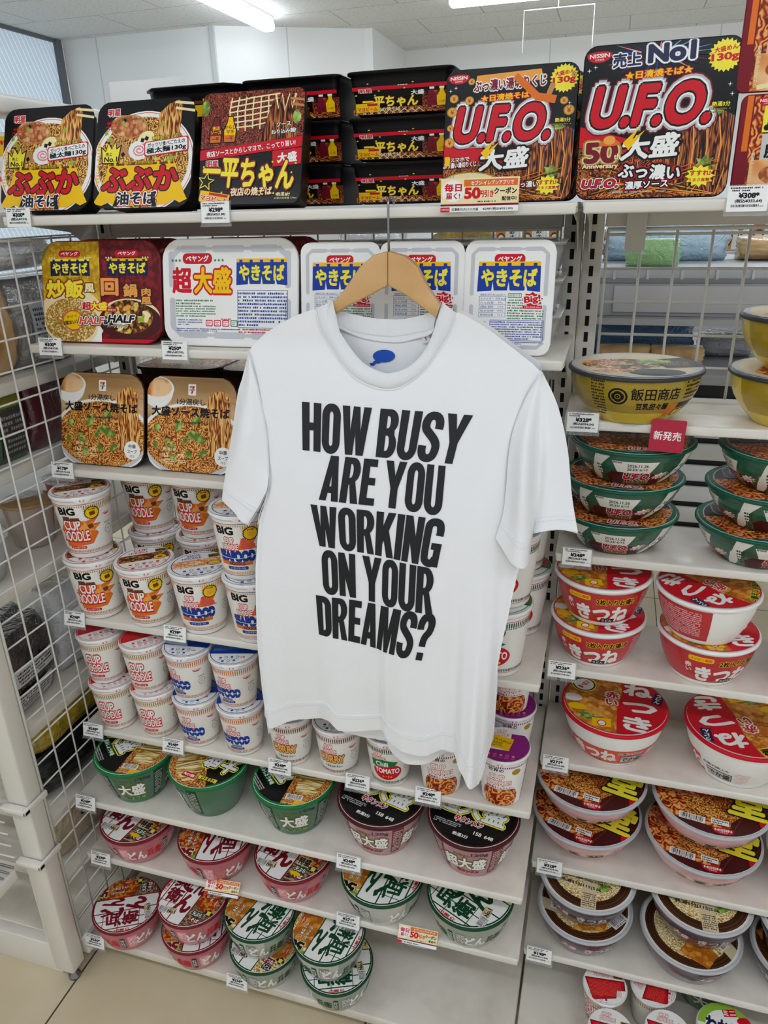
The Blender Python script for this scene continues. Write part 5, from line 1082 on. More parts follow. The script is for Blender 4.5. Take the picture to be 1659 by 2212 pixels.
bowl('soba', .164, -.247, z8, 'bowl with dark red lettered lid, single one at the left end of the bottom deck', 118, G8)
bowl('soba', .313, -.246, z8, 'bowl with dark red lettered lid, lower of the red stack on the bottom deck', 200, G8); bowl('soba', .316, -.248, z8 + .0695, 'bowl with dark red lettered lid, upper of the red stack on the bottom deck', -6, G8)
bowl('kits', .452, -.246, z8, 'bowl with green lettered lid, lower of the left green stack on the bottom deck', -12, G8); bowl('kits', .446, -.240, z8 + .0695, 'bowl with green lettered lid, upper of the left green stack on the bottom deck', 168, G8)
bowl('kits', .590, -.247, z8, 'bowl with green lettered lid, lower of the right green stack on the bottom deck', 112, G8); bowl('kits', .578, -.246, z8 + .0695, 'bowl with green lettered lid, upper of the right green stack on the bottom deck', 172, G8)
G7 = 'shallow bowls on the shelf above the deck'; z7 = .240
bowl('sobaL', .182, -.190, z7, 'large bowl with dark red lettered lid at the left end of its shelf', -8, G7); bowl('sobaL', .345, -.189, z7, 'large bowl with dark red lettered lid, second from the left, photograph side in front', 190, G7)
bowl('sobaL', .498, -.190, z7, 'large bowl with dark red lettered lid, third from the left', -10, G7); bowl('kitsL', .662, -.190, z7, 'large bowl with green lettered lid, left one of two', 172, G7); bowl('kitsL', .813, -.190, z7, 'large bowl with green lettered lid, rightmost on its shelf', 66, G7)
G6 = 'deep bowls on their shelf'; z6 = .372
bowl('green', .189, -.174, z6, 'deep green bowl at the left end of its shelf', 4, G6); bowl('green', .338, -.168, z6, 'deep green bowl, middle one of three', -150, G6); bowl('green', .499, -.166, z6, 'deep green bowl beside the maroon ones', 2, G6)
bowl('maroon', .657, -.167, z6, 'deep maroon bowl, left one of two', -6, G6); bowl('maroon', .811, -.168, z6, 'deep maroon bowl, right one of two', -2, G6)
GR = 'golden bowls'
bowl('gold', .990, -.024, 1.083, 'golden bowl with black crest and characters beside the crimson sign', 8, GR); bowl('gold', 1.194, -.020, 1.083, 'golden bowl, lower one at the right frame edge', 42, GR); bowl('gold', 1.198, -.018, 1.1525, 'golden bowl, upper one at the right frame edge', 36, GR)
G2_ = 'green banded bowls'; z2 = .875
for i, t in enumerate(('lowest', 'middle', 'top')):
    bowl('ufo', (.988, .990, .998)[i], (.012, .010, .004)[i], z2 + .0565 * i, f'green bowl with red letters, {t} of the left stack', (-2, -3, 5)[i], G2_); bowl('ufo', (1.182, 1.188, 1.198)[i], (.010, .008, .004)[i], z2 + .0565 * i, f'green bowl with red letters, {t} of the right stack', (14, 10, 16)[i], G2_)
G3 = 'red and white bowls'; z3 = .690
bowl('aka', .974, -.014, z3, 'red and white bowl, lower one of the left stack', -6, G3); bowl('aka', .975, -.016, z3 + .0755, 'red and white bowl, upper one of the left stack', 0, G3)
bowl('aka', 1.133, -.022, z3, 'red and white bowl, lower one of the right stack', 16, G3); bowl('aka', 1.122, -.034, z3 + .0755, 'red and white bowl, upper one of the right stack, plain text side in front', -130, G3); bowl('aka', 1.290, -.020, z3, 'red and white bowl cut off by the right frame edge', 20, G3)
z4 = .505
bowl('deka', 1.014, -.004, z4, 'large bowl with red rim, left one on its shelf', -4, G3); bowl('deka', 1.207, -.006, z4, 'large bowl with red rim at the right frame edge', 196, G3)
G1 = 'wide ramen bowls'; z5_ = .325
bowl('ramen', .986, -.040, z5_, 'wide bowl with yellow brush lettering, lower one of the left stack', -4, G1); bowl('ramen', .988, -.036, z5_ + .0705, 'wide bowl with yellow brush lettering, upper one of the left stack', 0, G1)
bowl('ramen', 1.172, -.046, z5_, 'wide bowl with yellow brush lettering, lower one of the right stack', 2, G1); bowl('ramen', 1.176, -.038, z5_ + .0705, 'wide bowl with yellow brush lettering, upper one of the right stack', 4, G1); bowl('ramen', 1.358, -.046, z5_, 'wide bowl with photographed noodles cut off by the right frame edge', 150, G1)
G0 = 'dark brown bowls'; z6_ = .185
bowl('dark2', .997, -.104, z6_, 'dark brown bowl, lower one of the left stack', 12, G0); bowl('dark', .997, -.096, z6_ + .0605, 'dark brown bowl, upper one of the left stack', -2, G0)
bowl('dark2', 1.167, -.108, z6_, 'dark brown bowl, lower one of the right stack', 150, G0); bowl('dark', 1.177, -.088, z6_ + .0605, 'dark brown bowl, upper one of the right stack', 2, G0); bowl('dark', 1.338, -.100, z6_, 'dark brown bowl, lower one cut off by the right frame edge', 30, G0); bowl('dark2', 1.342, -.095, z6_ + .0605, 'dark brown bowl, upper one cut off by the right frame edge', 20, G0)
GM = 'mini cups on the bottom deck'
bowl('mini', 1.040, -.178, z8, 'mini cup with red lid, back left on the deck', 6, GM, 'noodle_cup'); bowl('mini', 1.116, -.158, z8, 'mini cup with red lid, back right, lid turned', 74, GM, 'noodle_cup'); bowl('mini', 1.050, -.252, z8, 'mini cup at the bottom frame edge, left one', 0, GM, 'noodle_cup'); bowl('mini', 1.136, -.230, z8, 'mini cup at the bottom frame edge, right one with gold flash', -4, GM, 'noodle_cup')
bowl('waka', 1.225, -.200, z8, 'mini cup with green and white lid at the bottom frame edge', 14, GM, 'noodle_cup')
bowl('green', 1.215, -.078, z8, 'dark green bowl at the back of the bottom deck', 60, GM)
# ---------------------------------------------------------------- price tags and signs
mat('clear_plastic', '#e9eef0', .08, alpha=.12, coat=.3); mat('card', '#f3f3f1', .5)
def tag(x, y, z, price, tax, label, seed=0, tilt=12, rz=0):
    t = thing('price_tag', label, 'price tag', (x, y - .0035, z), (-radians(tilt), 0, radians(rz)), 'price tags on the shelf edges')
    a = MB(); a.box(-.0205, -.0006, -.0125, .0205, .0004, .0135, 'card')
    L = fine(-18, 7.6, 14, 12.8, 2, 'ink', seed, .62, .9) + T('¥' + price + '*', 1, 3.8, 5.2, 'ink', 20, b=.06) + T('(税込¥' + tax + ')', 1, -2, 4, 'ink', 27, b=.045) + bars(-16, -8, 12, -5.4, 'ink', 26, seed) + fine(13, -8, 18, -6.4, 1, 'dgrey', seed)
    lay(a, L, lambda p, q, h: (p * .001, -.0006 - h, q * .001), .0002)
    part('card', a, t)
    b = MB(); b.box(-.0225, .0004, -.0165, .0225, .0009, .0150, 'clear_plastic', .0002); b.box(-.0225, -.0022, -.0172, .0225, .0022, -.0162, 'clear_plastic'); part('plastic_holder', b, t)
TAGS = [('L0', .122, '300', '324', 'under the leftmost yellow curtain box'), ('L0', .438, '298', '321.84', 'under the mayonnaise lattice box'), ('R0', 1.083, '308', '332.64', 'in front of the red ramen pack'), ('L1', .133, '300', '324', 'under the yellow and dark red box'), ('L1', .349, '250', '270', 'under the widest white tray'),
        ('L2', .118, '178', '192.24', 'under the wooden-look boxes'), ('L4', .112, '298', '321.84', 'at the left end of the big cup shelf'), ('L4', .308, '298', '321.84', 'under the big blue lettered cup'), ('L5', .115, '248', '267.84', 'at the left end of the small cup shelf'), ('L5', .280, '248', '267.84', 'under the third stack of small cups'),
        ('L5', .484, '248', '267.84', 'under the first orange lettered cup'), ('L5', .622, '236', '254.88', 'under the cup with red oval'), ('L5', .740, '248', '267.84', 'under the cup with noodle photograph'), ('L6', .115, '248', '267.84', 'at the left end of the deep bowl shelf'), ('L6', .620, '248', '267.84', 'under the first maroon bowl'),
        ('L7', .123, '298', '321.84', 'at the left end of the shallow bowl shelf'), ('L7', .614, '271', '292.68', 'under the first large green lettered bowl'), ('L8', .108, '236', '254.88', 'at the left end of the bottom deck'), ('L8', .409, '236', '254.88', 'on the bottom deck under the green lettered stack'),
        ('R1', .928, '328', '354.24', 'under the golden bowl'), ('R2', .935, '248', '267.84', 'under the stacked green bowls'), ('R3', .927, '236', '254.88', 'under the stacked red and white bowls'), ('R4', .929, '271', '292.68', 'under the large red rimmed bowls'), ('R5', .934, '328', '354.24', 'under the wide ramen bowls'), ('R6', .930, '198', '213.84', 'under the dark brown bowls')]
SHY = dict(L0=(-.12, 1.356), R0=(-.12, 1.356), L1=(-.12, 1.172), L2=(-.13, .974), L4=(-.166, .715), L5=(-.182, .491), L6=(-.237, .372), L7=(-.24, .24), L8=(-.284, .070), R1=(-.07, 1.083), R2=(-.055, .875), R3=(-.075, .69), R4=(-.072, .505), R5=(-.118, .325), R6=(-.175, .185))
for i, (k, x, p, t, lab) in enumerate(TAGS):
    y, z = SHY[k]; tag(x, y, z - .002, p, t, f'white price tag reading {p} yen {lab}', i, 14 if z < .8 else 8)
def promo(x, y, z, w, tilt, label, rz=0, full=False):
    t = thing('coupon_sign', label, 'sign', (x, y, z), (-radians(tilt), 0, radians(rz)))
    s = w / 100; a = MB(); a.box(-w / 2, -.0008, -.19 * w, w / 2, 0, .21 * w, 'card')
    L = R(-50, -12, 50, 21, 'cream') + R(-20, 11, 48, 19, 'orange') + T('セブン-イレブンアプリで', 16, 15, 5, 'white', 54, b=.03) + Cc(-34, 6, 15, 'white', 13) + T('毎日', -34, 10, 9, 'red', 22, b=.05) + T('届く!', -34, 0, 7, 'red', 18, b=.05) + T('50', -9, 3, 12, 'red', 19, b=.06) + T('円引き', 9, 2, 8, 'red', 18, b=.05) + T('クーポン', 33, 5, 7, 'ink', 28, b=.05) + T('配信中!', 38, -4, 5, 'ink', 18, b=.04) + fine(-2, -8.5, 24, -5.5, 1, 'ink', 2) + R(-50, -12, 50, -9.6, 'dred')
    if full: L += R(-50, -19, -38, -13.2, 'red') + T('対象商品', -44, -16, 2.4, 'white', 10) + T('日清焼そばU.F.O.大盛', -18, -16, 3.4, 'ink', 34, b=.02) + T('¥298*(税込¥321.84)', 24, -16, 3.6, 'ink', 38, b=.02)
    else: L += R(-50, -19, -38, -13.2, 'red') + fine(-36, -18, 46, -13.6, 1, 'ink', 4, .7, .8)
    lay(a, L, lambda p, q, h: (p * s, -.0008 - h, q * s), .0002); part('printed_card', a, t)
    b = MB(); b.box(-w * .22, -.003, -.22 * w, w * .22, .003, -.185 * w, 'clear_plastic'); part('clip', b, t)
promo(.790, -.1265, 1.3655, .093, 6, 'coupon sign with red 50 in front of the box with gold coins', full=True)
promo(.378, -.2445, .243, .064, 48, 'small orange coupon sign under the second large red lettered bowl', 4)
promo(.736, -.2445, .243, .066, 48, 'small orange coupon sign between the two large green lettered bowls', 2)
m = MB(); mat('crimson_card', '#b01638', .45); m.prism(rrect(-.0215, -.0215, .0215, .0215, .002), -.0008, 0, 'crimson_card')
lay(m, T('新発売', 0, 0, 11.5, 'white', 34, b=.02), lambda p, q, h: (p * .001, -.0008 - h, q * .001), .0002)
solo('new_product_sign', m, 'square crimson sign with three white characters on the shelf under the golden bowl', 'sign', None, (1.0365, -.0765, 1.070), (-radians(4), radians(2), 0))
# ---------------------------------------------------------------- the T-shirt on its hanger
def lerp_tab(tab, x):
    if x <= tab[0][0]: return tab[0][1]
    for (a, p), (b, q) in zip(tab, tab[1:]):
        if x <= b:
            t = (x - a) / (b - a); t = t * t * (3 - 2 * t); return p + (q - p) * t
    return tab[-1][1]
HEM = [(.49, .006), (.535, .026), (.575, .034), (.603, .019), (.65, .025), (.675, .02), (.69, .004), (.715, -.005), (.745, -.001), (.772, .014), (.788, .004), (.805, -.03), (.82, -.046), (.833, -.02), (.846, .03)]
def clamp01(t): return max(0., min(1., t))
def yf(X, z):
    """depth of the shirt front at X, z: it hangs from the hanger and is pushed outwards lower down"""
    t = clamp01((1.19 - z) / .62); y = -.150 - .09 * (1 - (1 - t) ** 2)
    y += lerp_tab(HEM, X) * clamp01((.98 - z) / .42) ** 1.7
    s = (X - .672) / .19
    y += .008 * abs(s) ** 3 * clamp01((1.15 - z) / .2)
    return y
SHOULDER_L = [(0.4819, 1.1796), (0.4899, 1.1881), (0.5089, 1.2027), (0.542, 1.2205), (0.5651, 1.2301), (0.5817, 1.235)]
SHOULDER_R = [(0.7687, 1.2334), (0.7886, 1.2253), (0.8148, 1.2091), (0.8411, 1.19), (0.8648, 1.1746), (0.8773, 1.1646)]
NECK_OUT = [(0.5817, 1.235), (0.5847, 1.2318), (0.5896, 1.207), (0.6081, 1.1784), (0.6354, 1.1526), (0.6599, 1.1419), (0.682, 1.1385), (0.7033, 1.1436), (0.7288, 1.1626), (0.7495, 1.1922), (0.763, 1.2171), (0.7687, 1.2334)]
NECK_IN = [(0.6039, 1.2447), (0.6093, 1.2246), (0.6156, 1.2043), (0.632, 1.1824), (0.6513, 1.1663), (0.6735, 1.1581), (0.6879, 1.1578), (0.7073, 1.1649), (0.724, 1.18), (0.7372, 1.2034), (0.7443, 1.2266), (0.7501, 1.2459)]
SIDE_L = [(0.4819, 1.1796), (0.4969, 1.1362), (0.51, 1.0754), (0.5142, 1.006), (0.5095, 0.9828), (0.4964, 0.9465), (0.4887, 0.8712), (0.486, 0.7559), (0.4873, 0.6725), (0.4917, 0.6019)]
SIDE_R = [(0.8773, 1.1646), (0.8611, 1.1359), (0.8481, 1.0958), (0.8444, 1.0476), (0.852, 0.9836), (0.8664, 0.9187), (0.8619, 0.8948), (0.855, 0.8443), (0.8494, 0.808), (0.8452, 0.7736), (0.8455, 0.7272), (0.8435, 0.6555)]
HEMLINE = [(0.4917, 0.6019), (0.541, 0.6219), (0.5687, 0.6284), (0.5986, 0.6394), (0.6119, 0.6239), (0.6455, 0.6254), (0.6834, 0.6383), (0.6946, 0.6256), (0.716, 0.6192), (0.7383, 0.6159), (0.7564, 0.6197), (0.7748, 0.6273), (0.7925, 0.6321), (0.8063, 0.6188), (0.8149, 0.6096), (0.8259, 0.6002), (0.8318, 0.5982), (0.8357, 0.6273), (0.8435, 0.6555)]
BACK_TOP = [(0.5969, 1.2347), (0.6117, 1.2289), (0.6483, 1.2216), (0.6712, 1.2202), (0.6923, 1.2205), (0.7212, 1.2268), (0.7371, 1.2351)]
BACK_MID = [(0.5966, 1.2227), (0.625, 1.2046), (0.6736, 1.1987), (0.71, 1.2036), (0.7354, 1.2118)]
BACK_TAPE = [(0.5991, 1.2136), (0.6362, 1.196), (0.6827, 1.191), (0.713, 1.1971), (0.7335, 1.205)]
ROWS = {'HOW BUSY': [(0.5638, 1.1162), (0.7955, 1.1102), (0.7826, 1.0487), (0.5666, 1.0532)], 'ARE YOU': [(0.6011, 1.0494), (0.7641, 1.0458), (0.7618, 0.9822), (0.5922, 0.989)],
        'WORKING': [(0.5799, 0.9815), (0.7694, 0.9767), (0.7591, 0.912), (0.5874, 0.9248)], 'ON YOUR': [(0.5958, 0.9191), (0.7567, 0.9105), (0.7551, 0.8447), (0.5977, 0.8549)],
        'DREAMS?': [(0.5858, 0.8499), (0.7625, 0.8451), (0.748, 0.7736), (0.5876, 0.7868)]}
SL_OUT = [(0.4819, 1.1796), (0.4711, 1.1441), (0.4621, 1.1183), (0.4515, 1.058), (0.4428, 1.002), (0.4392, 0.9731)]
SL_IN = [(0.4819, 1.1796), (0.4969, 1.1362), (0.51, 1.0754), (0.5142, 1.006), (0.507, 0.9836), (0.4967, 0.9646), (0.4827, 0.944)]
SR_OUT = [(0.8773, 1.1646), (0.899, 1.125), (0.9148, 1.0747), (0.9251, 1.0168), (0.9357, 0.9742)]
SR_IN = [(0.8773, 1.1646), (0.8611, 1.1359), (0.8481, 1.0958), (0.8440, 1.0556), (0.8434, 1.0182), (0.8415, 0.9885), (0.8343, 0.958)]
SR_CUFF = [(0.8343, 0.958), (0.8576, 0.937), (0.8744, 0.9317), (0.8786, 0.9362), (0.8810, 0.967), (0.9063, 0.9769), (0.9357, 0.9742)]
def along(L, t):
    """point at fraction t of a polyline's length, on a smooth curve through its points"""
    d = [0.]
    for a, b in zip(L, L[1:]): d.append(d[-1] + math.dist(a, b))
    s = t * d[-1]
    for i in range(len(L) - 1):
        if s <= d[i + 1] or i == len(L) - 2:
            u = (s - d[i]) / (d[i + 1] - d[i]); p0 = L[max(i - 1, 0)]; p1 = L[i]; p2 = L[i + 1]; p3 = L[min(i + 2, len(L) - 1)]
            return tuple(.5 * ((2 * b) + (c - a) * u + (2 * a - 5 * b + 4 * c - e) * u * u + (3 * b - a - 3 * c + e) * u ** 3) for a, b, c, e in zip(p0, p1, p2, p3))
def at_x(L, x):
    for (a, p), (b, q) in zip(L, L[1:]):
        if x <= b: return p + (q - p) * max(0, (x - a) / (b - a))
    return L[-1][1]
def side_at(L, z):
    for (x0, z0), (x1, z1) in zip(L, L[1:]):
        if z >= z1: return x0 + (x1 - x0) * max(0, min(1, (z0 - z) / (z0 - z1)))
    return L[-1][0]
def wrinkle(X, z):
    return .0016 * sin(38 * X + 9 * z + 2 * sin(11 * z)) * clamp01((1.12 - z) / .3) + .0012 * sin(17 * z - 33 * X + 1.3)
def front(X, z): return yf(X, z) + wrinkle(X, z)
mat('cotton', '#f4f5f7', .85, spec=.2)
n_, l_, b_ = nodes(MATS['cotton'])
tc_ = n_.new('ShaderNodeTexCoord'); nz_ = n_.new('ShaderNodeTexNoise'); nz_.inputs['Scale'].default_value = 900; nz_.inputs['Detail'].default_value = 3
nz2_ = n_.new('ShaderNodeTexNoise'); nz2_.inputs['Scale'].default_value = 26; nz2_.inputs['Detail'].default_value = 5
l_.new(tc_.outputs['Object'], nz_.inputs['Vector']); l_.new(tc_.outputs['Object'], nz2_.inputs['Vector'])
bp_ = n_.new('ShaderNodeBump'); bp_.inputs['Strength'].default_value = .25; bp_.inputs['Distance'].default_value = .0006
bq_ = n_.new('ShaderNodeBump'); bq_.inputs['Strength'].default_value = .35; bq_.inputs['Distance'].default_value = .004
l_.new(nz_.outputs['Fac'], bp_.inputs['Height']); l_.new(nz2_.outputs['Fac'], bq_.inputs['Height']); l_.new(bp_.outputs[0], bq_.inputs['Normal']); l_.new(bq_.outputs[0], b_.inputs['Normal'])
mat('print_black', '#0d1016', .6); mat('print_blue', '#1450b8', .6); mat('thread', '#e4e6ea', .8); mat('rib', '#eef0f3', .85, spec=.2)
n_, l_, b_ = nodes(MATS['rib'])
tc_ = n_.new('ShaderNodeTexCoord'); wv_ = n_.new('ShaderNodeTexWave'); wv_.bands_direction = 'X'; wv_.inputs['Scale'].default_value = 210
l_.new(tc_.outputs['Object'], wv_.inputs['Vector']); bp_ = n_.new('ShaderNodeBump'); bp_.inputs['Strength'].default_value = .25; bp_.inputs['Distance'].default_value = .0006
l_.new(wv_.outputs['Fac'], bp_.inputs['Height']); l_.new(bp_.outputs[0], b_.inputs['Normal'])
TOPLINE = SHOULDER_L + NECK_OUT[1:-1] + SHOULDER_R
def grid(mb, rows, m='cotton'):
    n = len(rows[0]); base = [p for r in rows for p in r]
    mb.add(base, [(i * n + j, i * n + j + 1, (i + 1) * n + j + 1, (i + 1) * n + j) for i in range(len(rows) - 1) for j in range(n - 1)], m, True)
def thicken(mb, th): pass
def torso(mb, back=False):
    NU, NV = 110, 90; rows = [[] for _ in range(NV + 1)]
    for j in range(NU + 1):
        u = j / NU
        # the column's top lies on the shoulder and neck line, its foot on the hem
        if not back: xt, zt = along(TOPLINE, u)
        else:
            xt = .4819 + (.8773 - .4819) * u; L_ = SHOULDER_L + [(b[0], b[1]) for b in BACK_TAPE[1:-1]] + SHOULDER_R
            zt = at_x(SHOULDER_L, xt) if xt < .5817 else at_x(SHOULDER_R, xt) if xt > .7687 else None
            if zt is None:
                q = (xt - .5817) / (.7687 - .5817); zt = 1.235 - .044 * sin(pi * q) ** .8
        xb = .4917 + (.8435 - .4917) * u; zb = at_x(HEMLINE, xb)
        for i in range(NV + 1):
            v = i / NV; z = zt + (zb - zt) * v
            w = v ** .8; xm = xt + (xb - xt) * w
            # keep the outer columns on the side seams
            xl, xr = side_at(SIDE_L, min(z, 1.1796)), side_at(SIDE_R, min(z, 1.1646))
            xs = xl + (xr - xl) * u; k = clamp01((1.17 - z) / .1) if 0 < u < 1 else 1
            x = xm + (xs - xm) * max(k * k * (3 - 2 * k), abs(2 * u - 1) ** 6)
            if u in (0, 1) : x = xl if u == 0 else xr
            y = front(x, z)
            if back:
                t = clamp01((1.16 - z) / .22); y = -.1235 + (y + .007 + .018 * clamp01((.85 - z) / .25) + .118) * (t * t * (3 - 2 * t)); z -= (.010 + .030 * math.exp(-((x - .70) / .075) ** 2)) * clamp01((.8 - z) / .18)
                if u in (0, 1): y = front(x, z) + .001
            else:
                e = clamp01((1.0 - abs(2 * u - 1)) / .05)
                y += .004 * (1 - e) ** 2
            rows[i].append((x, y, z))
    grid(mb, rows)
    return rows
def sleeve(mb, OUT, IN, cuff, left):
    NU, NV = 26, 44; rows = []; rb = []
    for i in range(NV + 1):
        v = i / NV; a, b = along(OUT, v), along(IN, v); r = []; q = []
        a1, b1 = along(OUT, 1), along(IN, 1)
        for j in range(NU + 1):
            u = j / NU   # 0 at the outer edge, 1 at the seam
            x, z = a[0] + (b[0] - a[0]) * u, a[1] + (b[1] - a[1]) * u
            if cuff:
                c = along(cuff, 1 - u); w = v ** 4; x += (c[0] - a1[0] - (b1[0] - a1[0]) * u) * w; z += (c[1] - a1[1] - (b1[1] - a1[1]) * u) * w
            ys = front(b[0], b[1]) - .0025 * clamp01((v - .6) / .1)
            yo = -.150 - (.04 if left else .048) * clamp01((1.18 - z) / .22)
            y = yo + (ys - yo) * u * u * (3 - 2 * u) - .012 * sin(pi * u) * min(1, v * 2)
            if not left:
                f = clamp01((v - .1) / .5); y += f * (.016 * math.exp(-((u - .46) / .1) ** 2) - .020 * math.exp(-((u - .72) / .16) ** 2))
            else: y += .006 * sin(6 * u + 5 * v) * v
            r.append((x, y, z)); q.append((x, y + (.016 * sin(pi * u) + .002) * min(1, v * 3) , z - .004 * v))
        rows.append(r); rb.append(q)
    grid(mb, rows); grid(mb, rb)
    return rows
shirt = thing('t_shirt', 'white short sleeved t-shirt with large black capital lettering on wooden hanger', 't-shirt', (0, 0, 0))
tb = MB(); fr_rows = torso(tb); bk_rows = torso(tb, True)
sl_rows = sleeve(tb, SL_OUT, SL_IN, None, True); sr_rows = sleeve(tb, SR_OUT, SR_IN, SR_CUFF, False)
# turned-up hems: a narrow raised band and its stitching
def hem_band(rows, k, up=.0012):
    n = len(rows[0]); rr = rows[-k:]
    grid(tb, [[(x, y - up, z) for x, y, z in r] for r in rr])
    r = rr[0]; st = []
    tb.loft([[(x, y - up, z) for x, y, z in rr[0]], [(x, y + .0002, z + .0004) for x, y, z in rr[0]]], 'thread', False, (False, False), closed=False)
def stitches(path, m='thread', w=.0005, ln=.0028, gap=.0016, off=.0016):
    vs = []; fs = []; d = 0.; on = True
    for p, q in zip(path, path[1:]):
        p, q = Vector(p), Vector(q); L = (q - p).length
        if L < 1e-6: continue
        t = (q - p) / L; s = 0.
        while s < L:
            if on:
                a = p + t * s; b = p + t * min(s + ln, L); nrm = Vector((t.z, 0, -t.x)) * w; k = len(vs)
                vs += [a + nrm + Vector((0, -off, 0)), b + nrm + Vector((0, -off, 0)), b - nrm + Vector((0, -off, 0)), a - nrm + Vector((0, -off, 0))]; fs.append((k, k + 1, k + 2, k + 3))
            s += ln + gap
    tb.add(vs, fs, m)
stitches([(x, front(x, min(z, 1.235)) - .0002, z) for x, z in [(lambda o, i: (o[0] + (o[0] - i[0]) * .09, o[1] + (o[1] - i[1]) * .09))(along(NECK_OUT, k / 120), along(NECK_IN, k / 120)) for k in range(3, 118)]])
hem_band(fr_rows, 6); hem_band(sl_rows, 6); hem_band(sr_rows, 6)
stitches(fr_rows[-5]); stitches(sl_rows[-5]); stitches(sr_rows[-5])
for S_, X0 in ((SIDE_L, None), (SIDE_R, None)):
    pts = [along(S_, k / 60 * .42) for k in range(61)]
    tb.add([(x + d, front(x, z) - .0012, z) for x, z in pts for d in (-.0006, .0006)], [(2 * i, 2 * i + 1, 2 * i + 3, 2 * i + 2) for i in range(60)], 'thread')
part('shirt_body', tb, shirt)
# ribbed collar: front band, back band, neck tape
cb = MB(); N_ = 64; rows = [[], [], [], []]
for k in range(N_ + 1):
    t = k / N_; o = along(NECK_OUT, t); i_ = along(NECK_IN, t)
    for r, (w, dy) in enumerate(((0, -.0004), (.12, -.0034), (.85, -.0034), (1., .0008))):
        x, z = o[0] + (i_[0] - o[0]) * w, o[1] + (i_[1] - o[1]) * w
        rows[r].append((x, front(x, min(z, 1.235)) + dy + .006 * clamp01((z - 1.21) / .03) * w, z))
grid(cb, rows, 'rib')
rows = [[], [], []]; bk = lambda x, d: -.1235 + d
NB_T = [NECK_IN[0]] + BACK_TOP + [NECK_IN[-1]]; NB_M = [(.5985, 1.233)] + BACK_MID + [(.742, 1.228)]; NB_P = [(.5990, 1.2245)] + BACK_TAPE + [(.741, 1.2195)]
for k in range(N_ + 1):
    t = k / N_; e = (abs(2 * t - 1)) ** 5
    for r, (L_, dy) in enumerate(((NB_T, 0.), (NB_M, -.001), (NB_M, -.001))):
        x, z = along(L_, t); rows[r].append((x, -.1235 + dy - .026 * e, z))
grid(cb, rows[:2], 'rib')
part('collar', cb, shirt)
nt = MB(); rows = [[], []]
for k in range(N_ + 1):
    t = k / N_; e = (abs(2 * t - 1)) ** 5
    for r, L_ in enumerate((NB_M, NB_P)):
        x, z = along(L_, t); rows[r].append((x, -.1250 - .026 * e, z))
grid(nt, rows, 'cotton')
for r in rows:
    for off in (0,): nt.add([(x, y - .0005, z + d) for x, y, z in r for d in (-.0006, .0006)], [(2 * i, 2 * i + 1, 2 * i + 3, 2 * i + 2) for i in range(N_)], 'thread')
part('neck_tape', nt, shirt)
sz = MB(); sz.box(-.0052, -.0006, -.0058, .0052, 0, .0058, 'white', .0004)
lay(sz, T('S', 0, 0, 4, 'ink', b=.03), lambda x, y, h: (x * .001, -.0006 - h, y * .001), .0001)
part('size_label', sz, shirt, 'small white label with the letter S', (.7246, -.1262, 1.1967), (0, radians(-13), 0))
bl = MB()
B = Cc(0, 0, 15.5, 'print_blue', 8.4, 40) + Cc(-9, -6.5, 4.5, 'print_blue', 3) + Cc(-13, -7.8, 3, 'print_blue', 1.8) + Cc(-17, -10.2, 3.4, 'print_blue', 2) + Cc(-19, -9.4, 1.8, 'print_blue', 1.1) + Cc(-15, -10.8, 1.6, 'print_blue', .9)
lay(bl, xf(B, 0, 0, 4), lambda x, y, h: (.6665 + x * .001, -.1248 - h, 1.1722 + y * .001), .0002)
part('thought_bubble_print', bl, shirt, 'blue printed thought bubble inside the neck')
